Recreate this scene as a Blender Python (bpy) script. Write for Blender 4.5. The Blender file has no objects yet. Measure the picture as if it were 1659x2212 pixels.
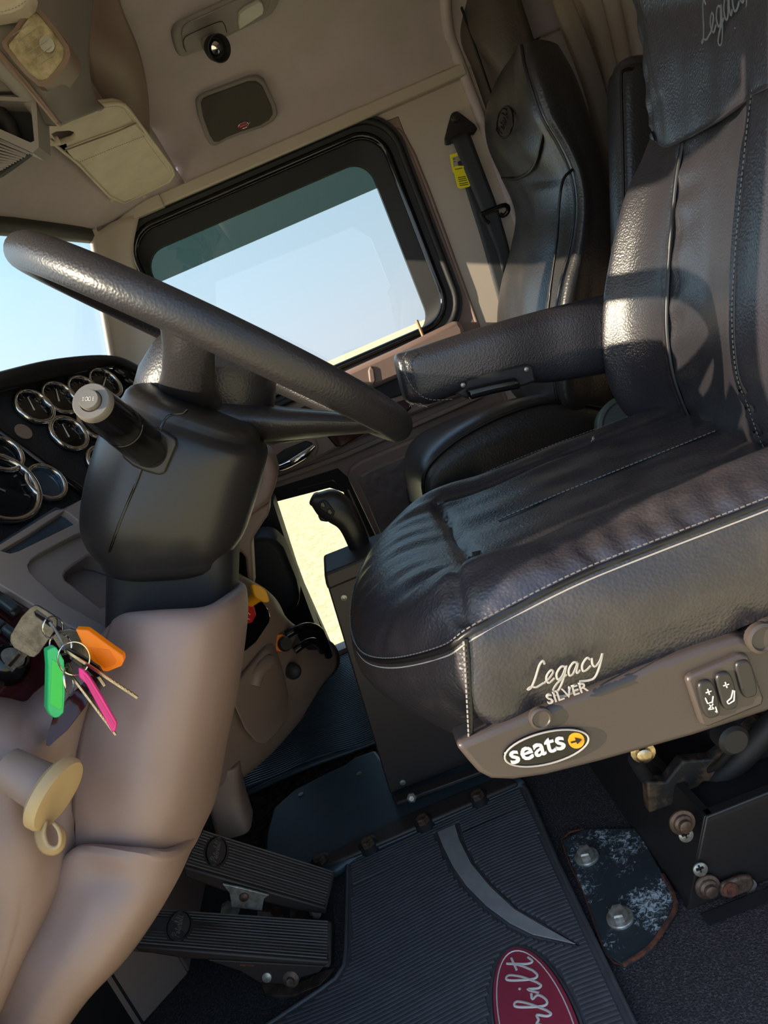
import bpy, bmesh, math, random       # the inside of a truck cab seen through its open driver's door
from mathutils import Vector as V, Matrix as Mx
random.seed(7)
SC = bpy.context.scene
COL = SC.collection
# ------------------------------------------------------------------ camera
F, PITCH, ROLL = 1600.0, math.radians(13.4), math.radians(23.4)
CAM = V((0, 0, .85))
_f = V((0, math.cos(PITCH), -math.sin(PITCH))); _r = V((1, 0, 0)); _u = _r.cross(_f)
IR = _r*math.cos(ROLL) - _u*math.sin(ROLL)
IU = _r*math.sin(ROLL) + _u*math.cos(ROLL)
cd = bpy.data.cameras.new('camera'); cam = bpy.data.objects.new('camera', cd); COL.objects.link(cam)
cd.sensor_fit = 'VERTICAL'; cd.sensor_height = 24; cd.lens = F/2212*24; cd.clip_start = .02; cd.clip_end = 500
cam.matrix_world = Mx(((IR.x, IU.x, -_f.x, CAM.x), (IR.y, IU.y, -_f.y, CAM.y), (IR.z, IU.z, -_f.z, CAM.z), (0, 0, 0, 1)))
SC.camera = cam
# ------------------------------------------------------------------ sky, sun, exposure
_az, _el = math.radians(76), math.radians(23)
SUN_DIR = V((-math.sin(_az)*math.cos(_el), -math.cos(_az)*math.cos(_el), math.sin(_el)))     # towards the sun: low, ahead of the cab, a little to the driver's side
w = bpy.data.worlds.new('world'); SC.world = w; w.use_nodes = True
nt = w.node_tree; bg = nt.nodes['Background']
tcw = nt.nodes.new('ShaderNodeTexCoord'); sep = nt.nodes.new('ShaderNodeSeparateXYZ'); rw_ = nt.nodes.new('ShaderNodeValToRGB')
nt.links.new(tcw.outputs['Generated'], sep.inputs[0]); nt.links.new(sep.outputs[2], rw_.inputs[0])
el = rw_.color_ramp.elements; el[0].position = 0; el[0].color = (.74, .82, .95, 1); el[1].position = 1; el[1].color = (.24, .44, .86, 1)
for p_, c_ in ((.08, (.64, .80, .97, 1)), (.25, (.47, .73, .96, 1)), (.55, (.32, .56, .92, 1))): k_ = el.new(p_); k_.color = c_
# the clear sky brightens smoothly towards the low sun
dot_ = nt.nodes.new('ShaderNodeVectorMath'); dot_.operation = 'DOT_PRODUCT'; dot_.inputs[1].default_value = SUN_DIR; nt.links.new(tcw.outputs['Generated'], dot_.inputs[0])
m1 = nt.nodes.new('ShaderNodeMath'); m1.operation = 'MULTIPLY_ADD'; m1.inputs[1].default_value = .5; m1.inputs[2].default_value = .5; nt.links.new(dot_.outputs['Value'], m1.inputs[0])
m2 = nt.nodes.new('ShaderNodeMath'); m2.operation = 'POWER'; m2.inputs[1].default_value = 2.5; nt.links.new(m1.outputs[0], m2.inputs[0])
m3 = nt.nodes.new('ShaderNodeMath'); m3.operation = 'MULTIPLY_ADD'; m3.inputs[1].default_value = 1.5; m3.inputs[2].default_value = .58; nt.links.new(m2.outputs[0], m3.inputs[0])
wm_ = nt.nodes.new('ShaderNodeMixRGB'); wm_.inputs[2].default_value = (.86, .88, .90, 1); m4 = nt.nodes.new('ShaderNodeMath'); m4.operation = 'POWER'; m4.inputs[1].default_value = 8; nt.links.new(m1.outputs[0], m4.inputs[0]); nt.links.new(m4.outputs[0], wm_.inputs[0]); nt.links.new(rw_.outputs[0], wm_.inputs[1]); nt.links.new(wm_.outputs[0], bg.inputs[0]); nt.links.new(m3.outputs[0], bg.inputs[1])
sl = bpy.data.lights.new('sun', 'SUN'); sl.energy = 7.0; sl.angle = math.radians(.6); sl.color = (1, .84, .66)
so = bpy.data.objects.new('sun', sl); COL.objects.link(so); so.rotation_euler = SUN_DIR.to_track_quat('Z', 'Y').to_euler(); so.location = (-2, -5, 4)
SC.view_settings.view_transform = 'Standard'; SC.view_settings.look = 'None'
SC.view_settings.exposure = .50; SC.view_settings.gamma = 1; SC.view_settings.use_curve_mapping = False
SC.cycles.max_bounces = 8; SC.cycles.transparent_max_bounces = 12; SC.cycles.sample_clamp_indirect = 6
# ------------------------------------------------------------------ points on real planes, laid out with the camera's rays
def ray(x, y): return _f + IR*((x-829.5)/F) - IU*((y-1106)/F)
def W(x, y, Y): d = ray(x, y); return CAM + d*(Y/d.y)
def WZ(x, y, z): d = ray(x, y); return CAM + d*((z-CAM.z)/d.z)
def WX(x, y, X): d = ray(x, y); return CAM + d*(X/d.x)
def WP(x, y, pl): d = ray(x, y); return CAM + d*((pl[0]-CAM).dot(pl[1])/d.dot(pl[1]))
def wp(p): return p if isinstance(p, V) else W(*p)
# ------------------------------------------------------------------ materials
def lin(c): return tuple(((v/255)/12.92 if v/255 <= .04045 else ((v/255+.055)/1.055)**2.4) for v in c)
MATS = {}
def mat(name, c, rough=.5, metal=0., bump=None, sc=300., st=.3, var=None, vs=8., vt=(.4, .6), coat=0., spec=.5, emit=None, alpha=None, dist=.002, trans=0.):
    m = bpy.data.materials.new(name); m.use_nodes = True; n = m.node_tree; b = n.nodes['Principled BSDF']; L = n.links
    b.inputs['Base Color'].default_value = (*lin(c), 1); b.inputs['Roughness'].default_value = rough; b.inputs['Metallic'].default_value = metal
    b.inputs['Specular IOR Level'].default_value = spec; b.inputs['Coat Weight'].default_value = coat; b.inputs['Transmission Weight'].default_value = trans
    if 'leather' in name: b.inputs['Coat Roughness'].default_value = .36
    if emit: b.inputs['Emission Color'].default_value = (*lin(c), 1); b.inputs['Emission Strength'].default_value = emit
    tc = n.nodes.new('ShaderNodeTexCoord')
    if var:
        t = n.nodes.new('ShaderNodeTexNoise'); t.inputs['Scale'].default_value = vs; t.inputs['Detail'].default_value = 8; t.inputs['Roughness'].default_value = .65
        L.new(tc.outputs['Object'], t.inputs['Vector'])
        r = n.nodes.new('ShaderNodeValToRGB'); r.color_ramp.elements[0].position = vt[0]; r.color_ramp.elements[1].position = vt[1]
        r.color_ramp.elements[0].color = (*lin(c), 1); r.color_ramp.elements[1].color = (*lin(var), 1)
        L.new(t.outputs['Fac'], r.inputs[0]); L.new(r.outputs[0], b.inputs['Base Color'])
    if bump:
        bp = n.nodes.new('ShaderNodeBump'); bp.inputs['Strength'].default_value = st; bp.inputs['Distance'].default_value = dist
        if bump == 'leather':
            t = n.nodes.new('ShaderNodeTexVoronoi'); t.inputs['Scale'].default_value = sc; t.feature = 'SMOOTH_F1'
            t2 = n.nodes.new('ShaderNodeTexNoise'); t2.inputs['Scale'].default_value = 14; t2.inputs['Detail'].default_value = 3
            a = n.nodes.new('ShaderNodeMath'); a.operation = 'MULTIPLY_ADD'; a.inputs[1].default_value = 2.2
            L.new(tc.outputs['Object'], t.inputs['Vector']); L.new(tc.outputs['Object'], t2.inputs['Vector'])
            L.new(t2.outputs['Fac'], a.inputs[0]); L.new(t.outputs['Distance'], a.inputs[2]); L.new(a.outputs[0], bp.inputs['Height'])
        else:
            t = n.nodes.new('ShaderNodeTexNoise'); t.inputs['Scale'].default_value = sc; t.inputs['Detail'].default_value = 4
            L.new(tc.outputs['Object'], t.inputs['Vector']); L.new(t.outputs['Fac'], bp.inputs['Height'])
        L.new(bp.outputs[0], b.inputs['Normal'])
    MATS[name] = m
    return m
def glassmat(name, tint, rough=.0, refl=.06):
    m = bpy.data.materials.new(name); m.use_nodes = True; n = m.node_tree; n.nodes.clear()
    o = n.nodes.new('ShaderNodeOutputMaterial'); t = n.nodes.new('ShaderNodeBsdfTransparent'); t.inputs[0].default_value = (*tint, 1)
    g = n.nodes.new('ShaderNodeBsdfGlossy'); g.inputs['Roughness'].default_value = rough; mx = n.nodes.new('ShaderNodeMixShader'); mx.inputs[0].default_value = refl
    n.links.new(t.outputs[0], mx.inputs[1]); n.links.new(g.outputs[0], mx.inputs[2]); n.links.new(mx.outputs[0], o.inputs[0]); return m
TAUPE = mat('taupe_plastic', (138, 114, 105), .5, bump='n', sc=900, st=.08, dist=.001, var=(143, 119, 110), vs=5)
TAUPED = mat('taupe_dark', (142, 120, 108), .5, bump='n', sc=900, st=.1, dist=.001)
FASCIA = mat('grey_taupe', (160, 146, 140), .5, bump='n', sc=700, st=.1, dist=.001)
CEIL = mat('headliner', (200, 185, 188), .9, bump='n', sc=500, st=.1, var=(190, 178, 175), vs=4, dist=.001, spec=.15)
CREAM = mat('cream_trim', (200, 186, 172), .6, bump='n', sc=600, st=.08, dist=.001)
VISOR = mat('visor_cloth', (224, 210, 188), .85, bump='n', sc=400, st=.15, var=(212, 200, 178), vs=14, spec=.2, dist=.001)
BLK = mat('black_plastic', (40, 37, 36), .36, bump='n', sc=900, st=.08, dist=.001)
BLKM = mat('black_matte', (31, 30, 31), .6, bump='n', sc=500, st=.12, dist=.001)
BLKG = mat('black_gloss', (14, 13, 14), .12)
DASHV = mat('dash_vinyl', (34, 35, 39), .5, bump='leather', sc=520, st=.6, dist=.0012)
LEA = mat('black_leather', (46, 44, 49), .34, bump='leather', sc=430, st=.5, dist=.0012, coat=.35)
LEAC = mat('black_leather_worn', (46, 43, 46), .34, bump='leather', sc=360, st=.5, dist=.0012, coat=.35, var=(66, 60, 58), vs=14, vt=(.5, .75))
LEAP = mat('passenger_leather', (50, 48, 48), .34, bump='leather', sc=260, st=.35, dist=.0012)
WHEEL = mat('wheel_vinyl', (46, 43, 44), .38, bump='leather', sc=420, st=.35, dist=.001)
PIPE = mat('piping_black', (20, 19, 20), .4)
CURT = mat('curtain_vinyl', (142, 128, 114), .48, bump='leather', sc=200, st=.3, dist=.001)
QUILT = mat('quilted_vinyl', (84, 76, 72), .5, bump='leather', sc=250, st=.3, dist=.001)
THREAD = mat('white_thread', (168, 160, 150), .8)
THREADG = mat('grey_thread', (120, 116, 112), .8)
CHROME = mat('chrome', (225, 222, 218), .08, 1.)
STEEL = mat('steel', (186, 184, 178), .34, .55, var=(140, 134, 122), vs=60)
STEELR = mat('rusty_steel', (120, 100, 88), .6, .6, bump='n', sc=200, st=.5, var=(84, 66, 54), vs=50)
RUST = mat('rust', (112, 62, 42), .95, 0, bump='n', sc=300, st=.8, var=(70, 46, 40), vs=90)
CARPET = mat('black_carpet', (62, 59, 60), .95, bump='n', sc=420, st=1., dist=.004, var=(112, 106, 104), vs=330, vt=(.48, .74), spec=.1)
CARPETB = mat('brown_carpet', (78, 68, 58), .95, bump='n', sc=420, st=1., dist=.004, var=(34, 30, 28), vs=90, spec=.1)
RUB = mat('rubber_mat', (76, 74, 76), .55, bump='n', sc=150, st=.15, dist=.001, var=(90, 88, 90), vs=22, vt=(.45, .8))
RUBG = mat('rubber_grey', (146, 144, 142), .6, bump='n', sc=300, st=.1, var=(156, 154, 152), vs=30, dist=.001)
RUBB = mat('rubber_blue_black', (58, 68, 74), .36)
RUBP = mat('pedal_rubber', (78, 70, 64), .42, bump='n', sc=200, st=.2, dist=.001, var=(88, 78, 70), vs=60, vt=(.5, .8))
REDO = mat('red_enamel', (158, 52, 70), .5, bump='n', sc=200, st=.05, dist=.001)
WHT = mat('cream_print', (226, 216, 204), .6)
WOOD = mat('dark_red_wood', (44, 17, 20), .12, coat=.6, var=(70, 26, 26), vs=9)
PLATE = mat('tunnel_plate', (56, 72, 82), .45, bump='n', sc=40, st=.1, var=(54, 68, 76), vs=18, dist=.002)
PANEL = mat('black_painted_metal', (54, 46, 43), .45, bump='n', sc=600, st=.15, dist=.001)
BASEP = mat('seat_base_plastic', (68, 59, 54), .38, bump='n', sc=900, st=.1, dist=.001)
BELT = mat('belt_webbing', (56, 58, 60), .6, bump='n', sc=800, st=.3, dist=.001)
YEL = mat('yellow_tag', (255, 240, 24), .5)
YELK = mat('yellow_knob', (238, 168, 22), .45)
REDK = mat('red_knob', (190, 32, 36), .4)
ORK = mat('orange_knob', (226, 116, 24), .5)
ORT = mat('orange_tag', (252, 128, 6), .28, trans=.0)
ORT2 = mat('orange_insert', (236, 112, 8), .3)
GRT = mat('green_tag', (44, 186, 108), .3)
GRT2 = mat('green_insert', (50, 200, 76), .3)
PKT = mat('pink_tag', (232, 50, 138), .3)
PKT2 = mat('pink_insert', (206, 48, 118), .3)
BRASS = mat('key_metal', (196, 176, 140), .25, 1., var=(150, 136, 110), vs=90)
KEYH = mat('key_head', (128, 120, 108), .42, .85, bump='n', sc=500, st=.3, var=(96, 90, 82), vs=70, dist=.001)
JAR = mat('grey_lid', (84, 96, 92), .5, bump='n', sc=300, st=.05, dist=.001)
GRASS = mat('dry_ground', (226, 212, 166), .95, var=(204, 190, 144), vs=9, bump='n', sc=30, st=.3, dist=.02, spec=.1)
LEAFM = mat('tree_leaf', (88, 120, 52), .8, var=(60, 92, 38), vs=2.)
BODY = mat('cab_body', (216, 216, 214), .3, coat=.4)
MIRP = mat('mirror_post', (150, 170, 160), .3, .6)
BEIGE = mat('beige_cap', (176, 150, 110), .5, bump='n', sc=600, st=.1, dist=.001)
SPK = mat('speaker_cloth', (78, 72, 66), .9, bump='n', sc=1500, st=.6, dist=.001)
SPKR = mat('speaker_rim', (142, 134, 130), .6)
LENS = mat('lamp_lens', (214, 200, 164), .18, coat=.5, bump='leather', sc=60, st=.7, var=(160, 146, 112), vs=30, dist=.002)
LENSG = mat('dome_lens', (176, 172, 160), .25, bump='leather', sc=40, st=.4, dist=.002)
ORANGE = mat('badge_orange', (250, 156, 20), .4)
DIAL = mat('dial_face', (20, 19, 20), .15, coat=.6)
DIALB = mat('dial_glass', (40, 44, 48), .05, metal=.55)
CLEAR = glassmat('window_glass', (.94, .96, .94), refl=.03)
DARKG = glassmat('reflection_band', (.30, .36, .32), refl=.10)
MIRR = mat('sky_tint_glass', (90, 110, 130), .12, metal=.6)  # sky reflected on the smooth face is put into this blue-grey
# scratched plate: chipped black-blue paint over bare metal with rusty rim
def scratched():
    m = mat('scratched_paint', (24, 32, 40), .5, bump='n', sc=120, st=.2, dist=.001); n = m.node_tree; b = n.nodes['Principled BSDF']; L = n.links
    tc = n.nodes.new('ShaderNodeTexCoord'); t = n.nodes.new('ShaderNodeTexNoise'); t.inputs['Scale'].default_value = 140; t.inputs['Detail'].default_value = 9; t.inputs['Roughness'].default_value = .8; t.inputs['Distortion'].default_value = .8
    t2 = n.nodes.new('ShaderNodeTexNoise'); t2.inputs['Scale'].default_value = 13; ad = n.nodes.new('ShaderNodeMath'); ad.operation = 'MULTIPLY_ADD'; ad.inputs[1].default_value = .62
    L.new(tc.outputs['Object'], t.inputs['Vector']); L.new(tc.outputs['Object'], t2.inputs['Vector']); L.new(t2.outputs['Fac'], ad.inputs[0]); L.new(t.outputs['Fac'], ad.inputs[2])
    r = n.nodes.new('ShaderNodeValToRGB'); e = r.color_ramp.elements; e[0].position = .87; e[0].color = (*lin((46, 54, 58)), 1); e[1].position = .95; e[1].color = (*lin((190, 200, 204)), 1)
    r.color_ramp.elements[0].color = (*lin((46, 54, 58)), 1)
    L.new(ad.outputs[0], r.inputs[0]); L.new(r.outputs[0], b.inputs['Base Color']); return m
SCR = scratched()
# ------------------------------------------------------------------ object helpers
def link(name, me, m, parent=None, smooth=True, ang=38):
    me.name = name
    if m and not me.materials: me.materials.append(m)
    if smooth:
        for p in me.polygons: p.use_smooth = True
        me.set_sharp_from_angle(angle=math.radians(ang))
    o = bpy.data.objects.new(name, me); COL.objects.link(o)
    vs = me.vertices
    if len(vs):
        n = len(vs); c = V((sum(v.co.x for v in vs)/n, sum(v.co.y for v in vs)/n, min(v.co.z for v in vs) if parent is None else sum(v.co.z for v in vs)/n))
        me.transform(Mx.Translation(-c)); o.location = c
    if parent:
        base = V(parent.get('_w', (0, 0, 0))); o['_w'] = tuple(V(o.location)); o.location = V(o.location)-base; o.parent = parent
    else: o['_w'] = tuple(o.location)
    return o
def thing(name, label, cat, loc, group=None):
    o = bpy.data.objects.new(name, None); COL.objects.link(o); o.location = loc; o.empty_display_size = .05; o['_w'] = tuple(V(loc))
    return tag(o, label, cat, group)
def tag(o, label, cat, group=None):
    o['label'] = label; o['category'] = cat
    if group: o['group'] = group
    return o
def struct(o): o['kind'] = 'structure'; return o
def bevel(o, w, seg=2, ang=40):
    m = o.modifiers.new('bevel', 'BEVEL'); m.width = w; m.segments = seg; m.limit_method = 'ANGLE'; m.angle_limit = math.radians(ang); m.harden_normals = False
    return o
def pyd(name, v, f, m, parent=None, smooth=True, ang=38):
    me = bpy.data.meshes.new(name); me.from_pydata([tuple(a) for a in v], [], f); me.update()
    bm = bmesh.new(); bm.from_mesh(me); bmesh.ops.recalc_face_normals(bm, faces=bm.faces); bm.to_mesh(me); bm.free()
    return link(name, me, m, parent, smooth, ang)
def cr(P, t):                                     # Catmull-Rom through a list of vectors
    n = len(P)-1; i = min(int(t), n-1); u = t-i
    p1, p2 = P[i], P[i+1]; p0 = P[i-1] if i > 0 else p1*2-p2; p3 = P[i+2] if i+2 <= n else p2*2-p1
    return (p1*2 + (p2-p0)*u + (p0*2-p1*5+p2*4-p3)*u*u + (p1*3-p0-p2*3+p3)*u*u*u)*.5
def curve(P, n): P = [wp(p) for p in P]; return [cr(P, (len(P)-1)*k/n) for k in range(n+1)]
def closed_curve(P, n):
    P = [wp(p) for p in P]; m = len(P); Q = [P[-1]] + P + [P[0], P[1]]
    return [cr(Q, 1 + m*k/n) for k in range(n)]
def net(name, rows, m, parent=None, res=6, thick=0, flip=False, disp=None):
    R = [[wp(p) for p in r] for r in rows]; nu = (len(R[0])-1)*res; nv = (len(R)-1)*res
    rr = [[cr(r, (len(r)-1)*k/nu) for k in range(nu+1)] for r in R]
    g = [[cr([rr[a][k] for a in range(len(R))], (len(R)-1)*j/nv) for k in range(nu+1)] for j in range(nv+1)]
    if disp:
        for j in range(nv+1):
            for k in range(nu+1):
                a = g[min(j+1, nv)][k]-g[max(j-1, 0)][k]; b = g[j][min(k+1, nu)]-g[j][max(k-1, 0)]
                nn = a.cross(b)
                if nn.length > 1e-9: g[j][k] = g[j][k] + nn.normalized()*disp(j/nv, k/nu)
    v = [p for r in g for p in r]; W_ = nu+1
    f = [(j*W_+k, j*W_+k+1, (j+1)*W_+k+1, (j+1)*W_+k) for j in range(nv) for k in range(nu)]
    me = bpy.data.meshes.new(name); me.from_pydata([tuple(a) for a in v], [], f); me.update()
    o = link(name, me, m, parent, True, 60)
    if thick:
        s = o.modifiers.new('solid', 'SOLIDIFY'); s.thickness = abs(thick); s.offset = -1 if (thick > 0) != flip else 1
    return o
def loft(name, rings, m, parent=None, cap=True, smooth=True, closed=True, ang=50):
    n = len(rings[0]); v = [p for r in rings for p in r]; f = []
    for a in range(len(rings)-1):
        for k in range(n if closed else n-1):
            k2 = (k+1) % n; f.append((a*n+k, a*n+k2, (a+1)*n+k2, (a+1)*n+k))
    if cap: f.append(tuple(range(n))[::-1]); f.append(tuple((len(rings)-1)*n+k for k in range(n)))
    return pyd(name, v, f, m, parent, smooth, ang)
def tube(name, pts, r, m, parent=None, n=10, sm=0, close=False):
    P = [wp(p) for p in pts]
    if sm and not close: P = curve(P, (len(P)-1)*sm)
    if sm and close: P = closed_curve(P, len(P)*sm)
    N = len(P); rad = (lambda i: r) if not isinstance(r, (list, tuple)) else (lambda i: cr([V((a, 0, 0)) for a in r], (len(r)-1)*i/(N-1)).x)
    v = []; ref = None
    for i in range(N):
        t = (P[(i+1) % N]-P[i-1]) if close else (P[min(i+1, N-1)]-P[max(i-1, 0)])
        t.normalize()
        if ref is None: ref = t.orthogonal().normalized()
        ref = (ref - t*ref.dot(t)).normalized(); b = t.cross(ref)
        for k in range(n): a = 2*math.pi*k/n; v.append(P[i] + (ref*math.cos(a)+b*math.sin(a))*rad(i))
    f = [(i*n+k, i*n+(k+1) % n, ((i+1) % N)*n+(k+1) % n, ((i+1) % N)*n+k) for i in range(N if close else N-1) for k in range(n)]
    if not close: f += [tuple(range(n))[::-1], tuple((N-1)*n+k for k in range(n))]
    return pyd(name, v, f, m, parent, True, 60)
def lathe(name, c, ax, prof, m, parent=None, n=24, smooth=True, ang=35):
    c = wp(c); ax = V(ax).normalized(); e1 = ax.orthogonal().normalized(); e2 = ax.cross(e1); v = []; 
    for (r, h) in prof:
        for k in range(n): a = 2*math.pi*k/n; v.append(c + ax*h + (e1*math.cos(a)+e2*math.sin(a))*max(r, 1e-5))
    R = len(prof); f = [(i*n+k, i*n+(k+1) % n, (i+1)*n+(k+1) % n, (i+1)*n+k) for i in range(R-1) for k in range(n)]
    f += [tuple(range(n))[::-1], tuple((R-1)*n+k for k in range(n))]
    return pyd(name, v, f, m, parent, smooth, ang)
def slab(name, poly, off, m, parent=None, bev=0, seg=2, smooth=True, sm=0):
    P = [wp(p) for p in poly]
    if sm: P = closed_curve(P, len(P)*sm)
    off = V(off); n = len(P); v = P + [p+off for p in P]
    f = [tuple(range(n)), tuple(range(2*n-1, n-1, -1))] + [(k, k+n, (k+1) % n+n, (k+1) % n) for k in range(n)]
    o = pyd(name, v, f, m, parent, smooth, 30)
    if bev: bevel(o, bev, seg, 30)
    return o
def box(name, c, s, m, parent=None, ax=None, bev=0, seg=2):
    c = V(c); X, Y, Z = ax if ax else (V((1, 0, 0)), V((0, 1, 0)), V((0, 0, 1)))
    v = [c + X*(s[0]/2*i) + Y*(s[1]/2*j) + Z*(s[2]/2*k) for i in (-1, 1) for j in (-1, 1) for k in (-1, 1)]
    f = [(0, 1, 3, 2), (4, 6, 7, 5), (0, 4, 5, 1), (2, 3, 7, 6), (0, 2, 6, 4), (1, 5, 7, 3)]
    o = pyd(name, v, f, m, parent, True, 30)
    if bev: bevel(o, bev, seg, 30)
    return o
def hull(name, st, m, parent=None, n=40, cap=.35, capn=4, rnd=True):
    """stations (L, R, Y, hy, e): silhouette points left and right at depth Y, half thickness hy, squareness e"""
    S = []
    for (L, R, Y, hy, e) in st:
        l, r = W(L[0], L[1], Y), W(R[0], R[1], Y); S.append(((l+r)/2, (r-l)/2, hy, e))
    K = (len(S)-1)*8; rings = []
    def ring(c, h, hy, e, s=1):
        q = []
        for k in range(n):
            a = 2*math.pi*k/n; ca, sa = math.cos(a), math.sin(a)
            q.append(c + h*(math.copysign(abs(ca)**(2/e), ca)*s) + V((0, 1, 0))*(math.copysign(abs(sa)**(2/e), sa)*hy*s))
        return q
    ss = []
    for j in range(K+1):
        t = (len(S)-1)*j/K
        ss.append((cr([s[0] for s in S], t), cr([s[1] for s in S], t), cr([V((s[2], 0, 0)) for s in S], t).x, cr([V((s[3], 0, 0)) for s in S], t).x))
    if rnd:
        d0 = (ss[0][0]-ss[1][0]).normalized(); d1 = (ss[-1][0]-ss[-2][0]).normalized()
        r0 = min(ss[0][1].length, ss[0][2])*cap; r1 = min(ss[-1][1].length, ss[-1][2])*cap
        for i in range(capn, 0, -1):
            a = i/capn*math.pi/2; k = 1-(1-math.cos(a))*cap; rings.append(ring(ss[0][0]+d0*(r0*math.sin(a)), ss[0][1], ss[0][2], ss[0][3], k))
    for s in ss: rings.append(ring(*s))
    if rnd:
        for i in range(1, capn+1):
            a = i/capn*math.pi/2; k = 1-(1-math.cos(a))*cap; rings.append(ring(ss[-1][0]+d1*(r1*math.sin(a)), ss[-1][1], ss[-1][2], ss[-1][3], k))
    return loft(name, rings, m, parent)
def rrect(cx, cz, hx, hz, r, n=6):
    q = []
    for (sx, sz, a0) in ((1, 1, 0), (-1, 1, 90), (-1, -1, 180), (1, -1, 270)):
        for k in range(n+1):
            a = math.radians(a0+90*k/n); q.append((cx+sx*(hx-r)+r*math.cos(a), cz+sz*(hz-r)+r*math.sin(a)))
    return q
def holed(name, outer, holes, off, m, parent=None, bev=0):
    """flat plate with holes; loops are lists of world points in one plane"""
    bm = bmesh.new(); loops = []
    for lp in [outer]+holes:
        vs = [bm.verts.new(p) for p in lp]; loops.append(vs)
        for k in range(len(vs)): bm.edges.new((vs[k], vs[(k+1) % len(vs)]))
    bmesh.ops.triangle_fill(bm, edges=bm.edges[:], use_beauty=True)
    r = bmesh.ops.extrude_face_region(bm, geom=bm.faces[:]); bmesh.ops.translate(bm, vec=V(off), verts=[g for g in r['geom'] if isinstance(g, bmesh.types.BMVert)])
    bmesh.ops.recalc_face_normals(bm, faces=bm.faces)
    me = bpy.data.meshes.new(name); bm.to_mesh(me); bm.free()
    o = link(name, me, m, parent, True, 30)
    if bev: bevel(o, bev, 2, 30)
    return o
def frame(name, outer, inner, m, parent=None, off=(0, .02, 0), smooth=True):
    n = len(outer); off = V(off); O = [wp(p) for p in outer]; I = [wp(p) for p in inner]
    return loft(name, [O, I, [p+off for p in I], [p+off for p in O], O], m, parent, cap=False, ang=30)
def text(body, o, xd, yd, size, m, name, parent, ext=.0006, font_shear=0.):
    c = bpy.data.curves.new('t', 'FONT'); c.body = body; c.size = 1; c.extrude = ext/size; c.shear = font_shear; c.resolution_u = 3; c.offset = .012
    ob = bpy.data.objects.new('t', c); COL.objects.link(ob); dg = bpy.context.evaluated_depsgraph_get(); me = bpy.data.meshes.new_from_object(ob.evaluated_get(dg)); bpy.data.objects.remove(ob); 
    xd = V(xd).normalized()*size; yd = V(yd).normalized()*size; z = xd.cross(yd).normalized()*size; o = wp(o); me.materials.clear()
    me.transform(Mx(((xd.x, yd.x, z.x, o.x), (xd.y, yd.y, z.y, o.y), (xd.z, yd.z, z.z, o.z), (0, 0, 0, 1))))
    return link(name, me, m, parent, False)
GL = {
 'L': (1.35, [[(1.25, 1.75), (1.05, 2.1), (.75, 1.8), (.5, .8), (.2, .1), (-.1, .05), (.2, .2), (.7, 0), (1.35, .15)]]),
 'P': (1.35, [[(.15, -.1), (.45, 1), (.62, 1.9)], [(0, 1.5), (.35, 2.05), (1.1, 2.05), (1.35, 1.6), (1.0, 1.1), (.5, 1.05)]]),
 'e': (.95, [[(0, .1), (.45, .4), (.75, .8), (.55, 1.05), (.22, .75), (.22, .3), (.5, 0), (.95, .25)]]),
 'g': (1.1, [[(.9, .9), (.5, 1.05), (.15, .6), (.3, .05), (.7, .2), (.95, 1), (.8, -.2), (.45, -.95), (.0, -.8), (.3, -.3), (1.1, .2)]]),
 'a': (1.2, [[(.9, .85), (.5, 1.05), (.15, .6), (.25, .05), (.6, .1), (.92, .95), (.85, .25), (1.0, 0), (1.2, .2)]]),
 'c': (.95, [[(.82, .8), (.5, 1.05), (.15, .6), (.25, .05), (.6, 0), (.95, .25)]]),
 'y': (1.1, [[(0, .9), (.15, .3), (.45, .05), (.8, .4), (.95, 1), (.8, -.2), (.5, -.9), (0, -1.0), (-.9, -.8)]]),
 't': (.8, [[(.0, .2), (.4, 1.0), (.55, 1.8), (.4, .5), (.5, 0), (.8, .2)], [(.1, 1.25), (.85, 1.35)]]),
 'r': (.95, [[(0, .2), (.25, .9), (.3, 1.1), (.5, .9), (.75, .9), (.65, .3), (.75, 0), (.95, .2)]]),
 'b': (.95, [[(0, .2), (.4, 1.1), (.6, 1.9), (.35, 2.1), (.25, 1.4), (.25, .2), (.55, 0), (.85, .4), (.65, .85), (.95, .8)]]),
 'i': (.6, [[(0, .3), (.25, .95), (.25, .25), (.4, 0), (.6, .2)], [(.3, 1.4), (.34, 1.5)]]),
 'l': (.7, [[(0, .2), (.4, 1.1), (.55, 1.9), (.3, 2.1), (.2, 1.4), (.2, .3), (.4, 0), (.7, .2)]]),
}
def script(word, o, xd, yd, h, r, m, name, parent, slant=.35, n=5, xs=1.0):
    xd = V(xd).normalized()*h*xs; yd = V(yd).normalized()*h; o = wp(o); x = 0; V_ = []; F_ = []
    for ch in word:
        wd, st = GL[ch]
        for s in st:
            P = curve([o + xd*(x+u+v*slant) + yd*v for (u, v) in s], (len(s)-1)*4); nrm = xd.cross(yd).normalized(); b0 = len(V_)
            for i, p in enumerate(P):
                t = (P[min(i+1, len(P)-1)]-P[max(i-1, 0)]).normalized(); e = t.cross(nrm)
                for k in range(n): a = 2*math.pi*k/n; V_.append(p + (e*math.cos(a)+nrm*math.sin(a)*.5)*r)
            for i in range(len(P)-1):
                for k in range(n): F_.append((b0+i*n+k, b0+i*n+(k+1) % n, b0+(i+1)*n+(k+1) % n, b0+(i+1)*n+k))
            F_.append(tuple(b0+k for k in range(n))[::-1]); F_.append(tuple(b0+(len(P)-1)*n+k for k in range(n)))
        x += wd
    return pyd(name, V_, F_, m, parent, True, 60)
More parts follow.
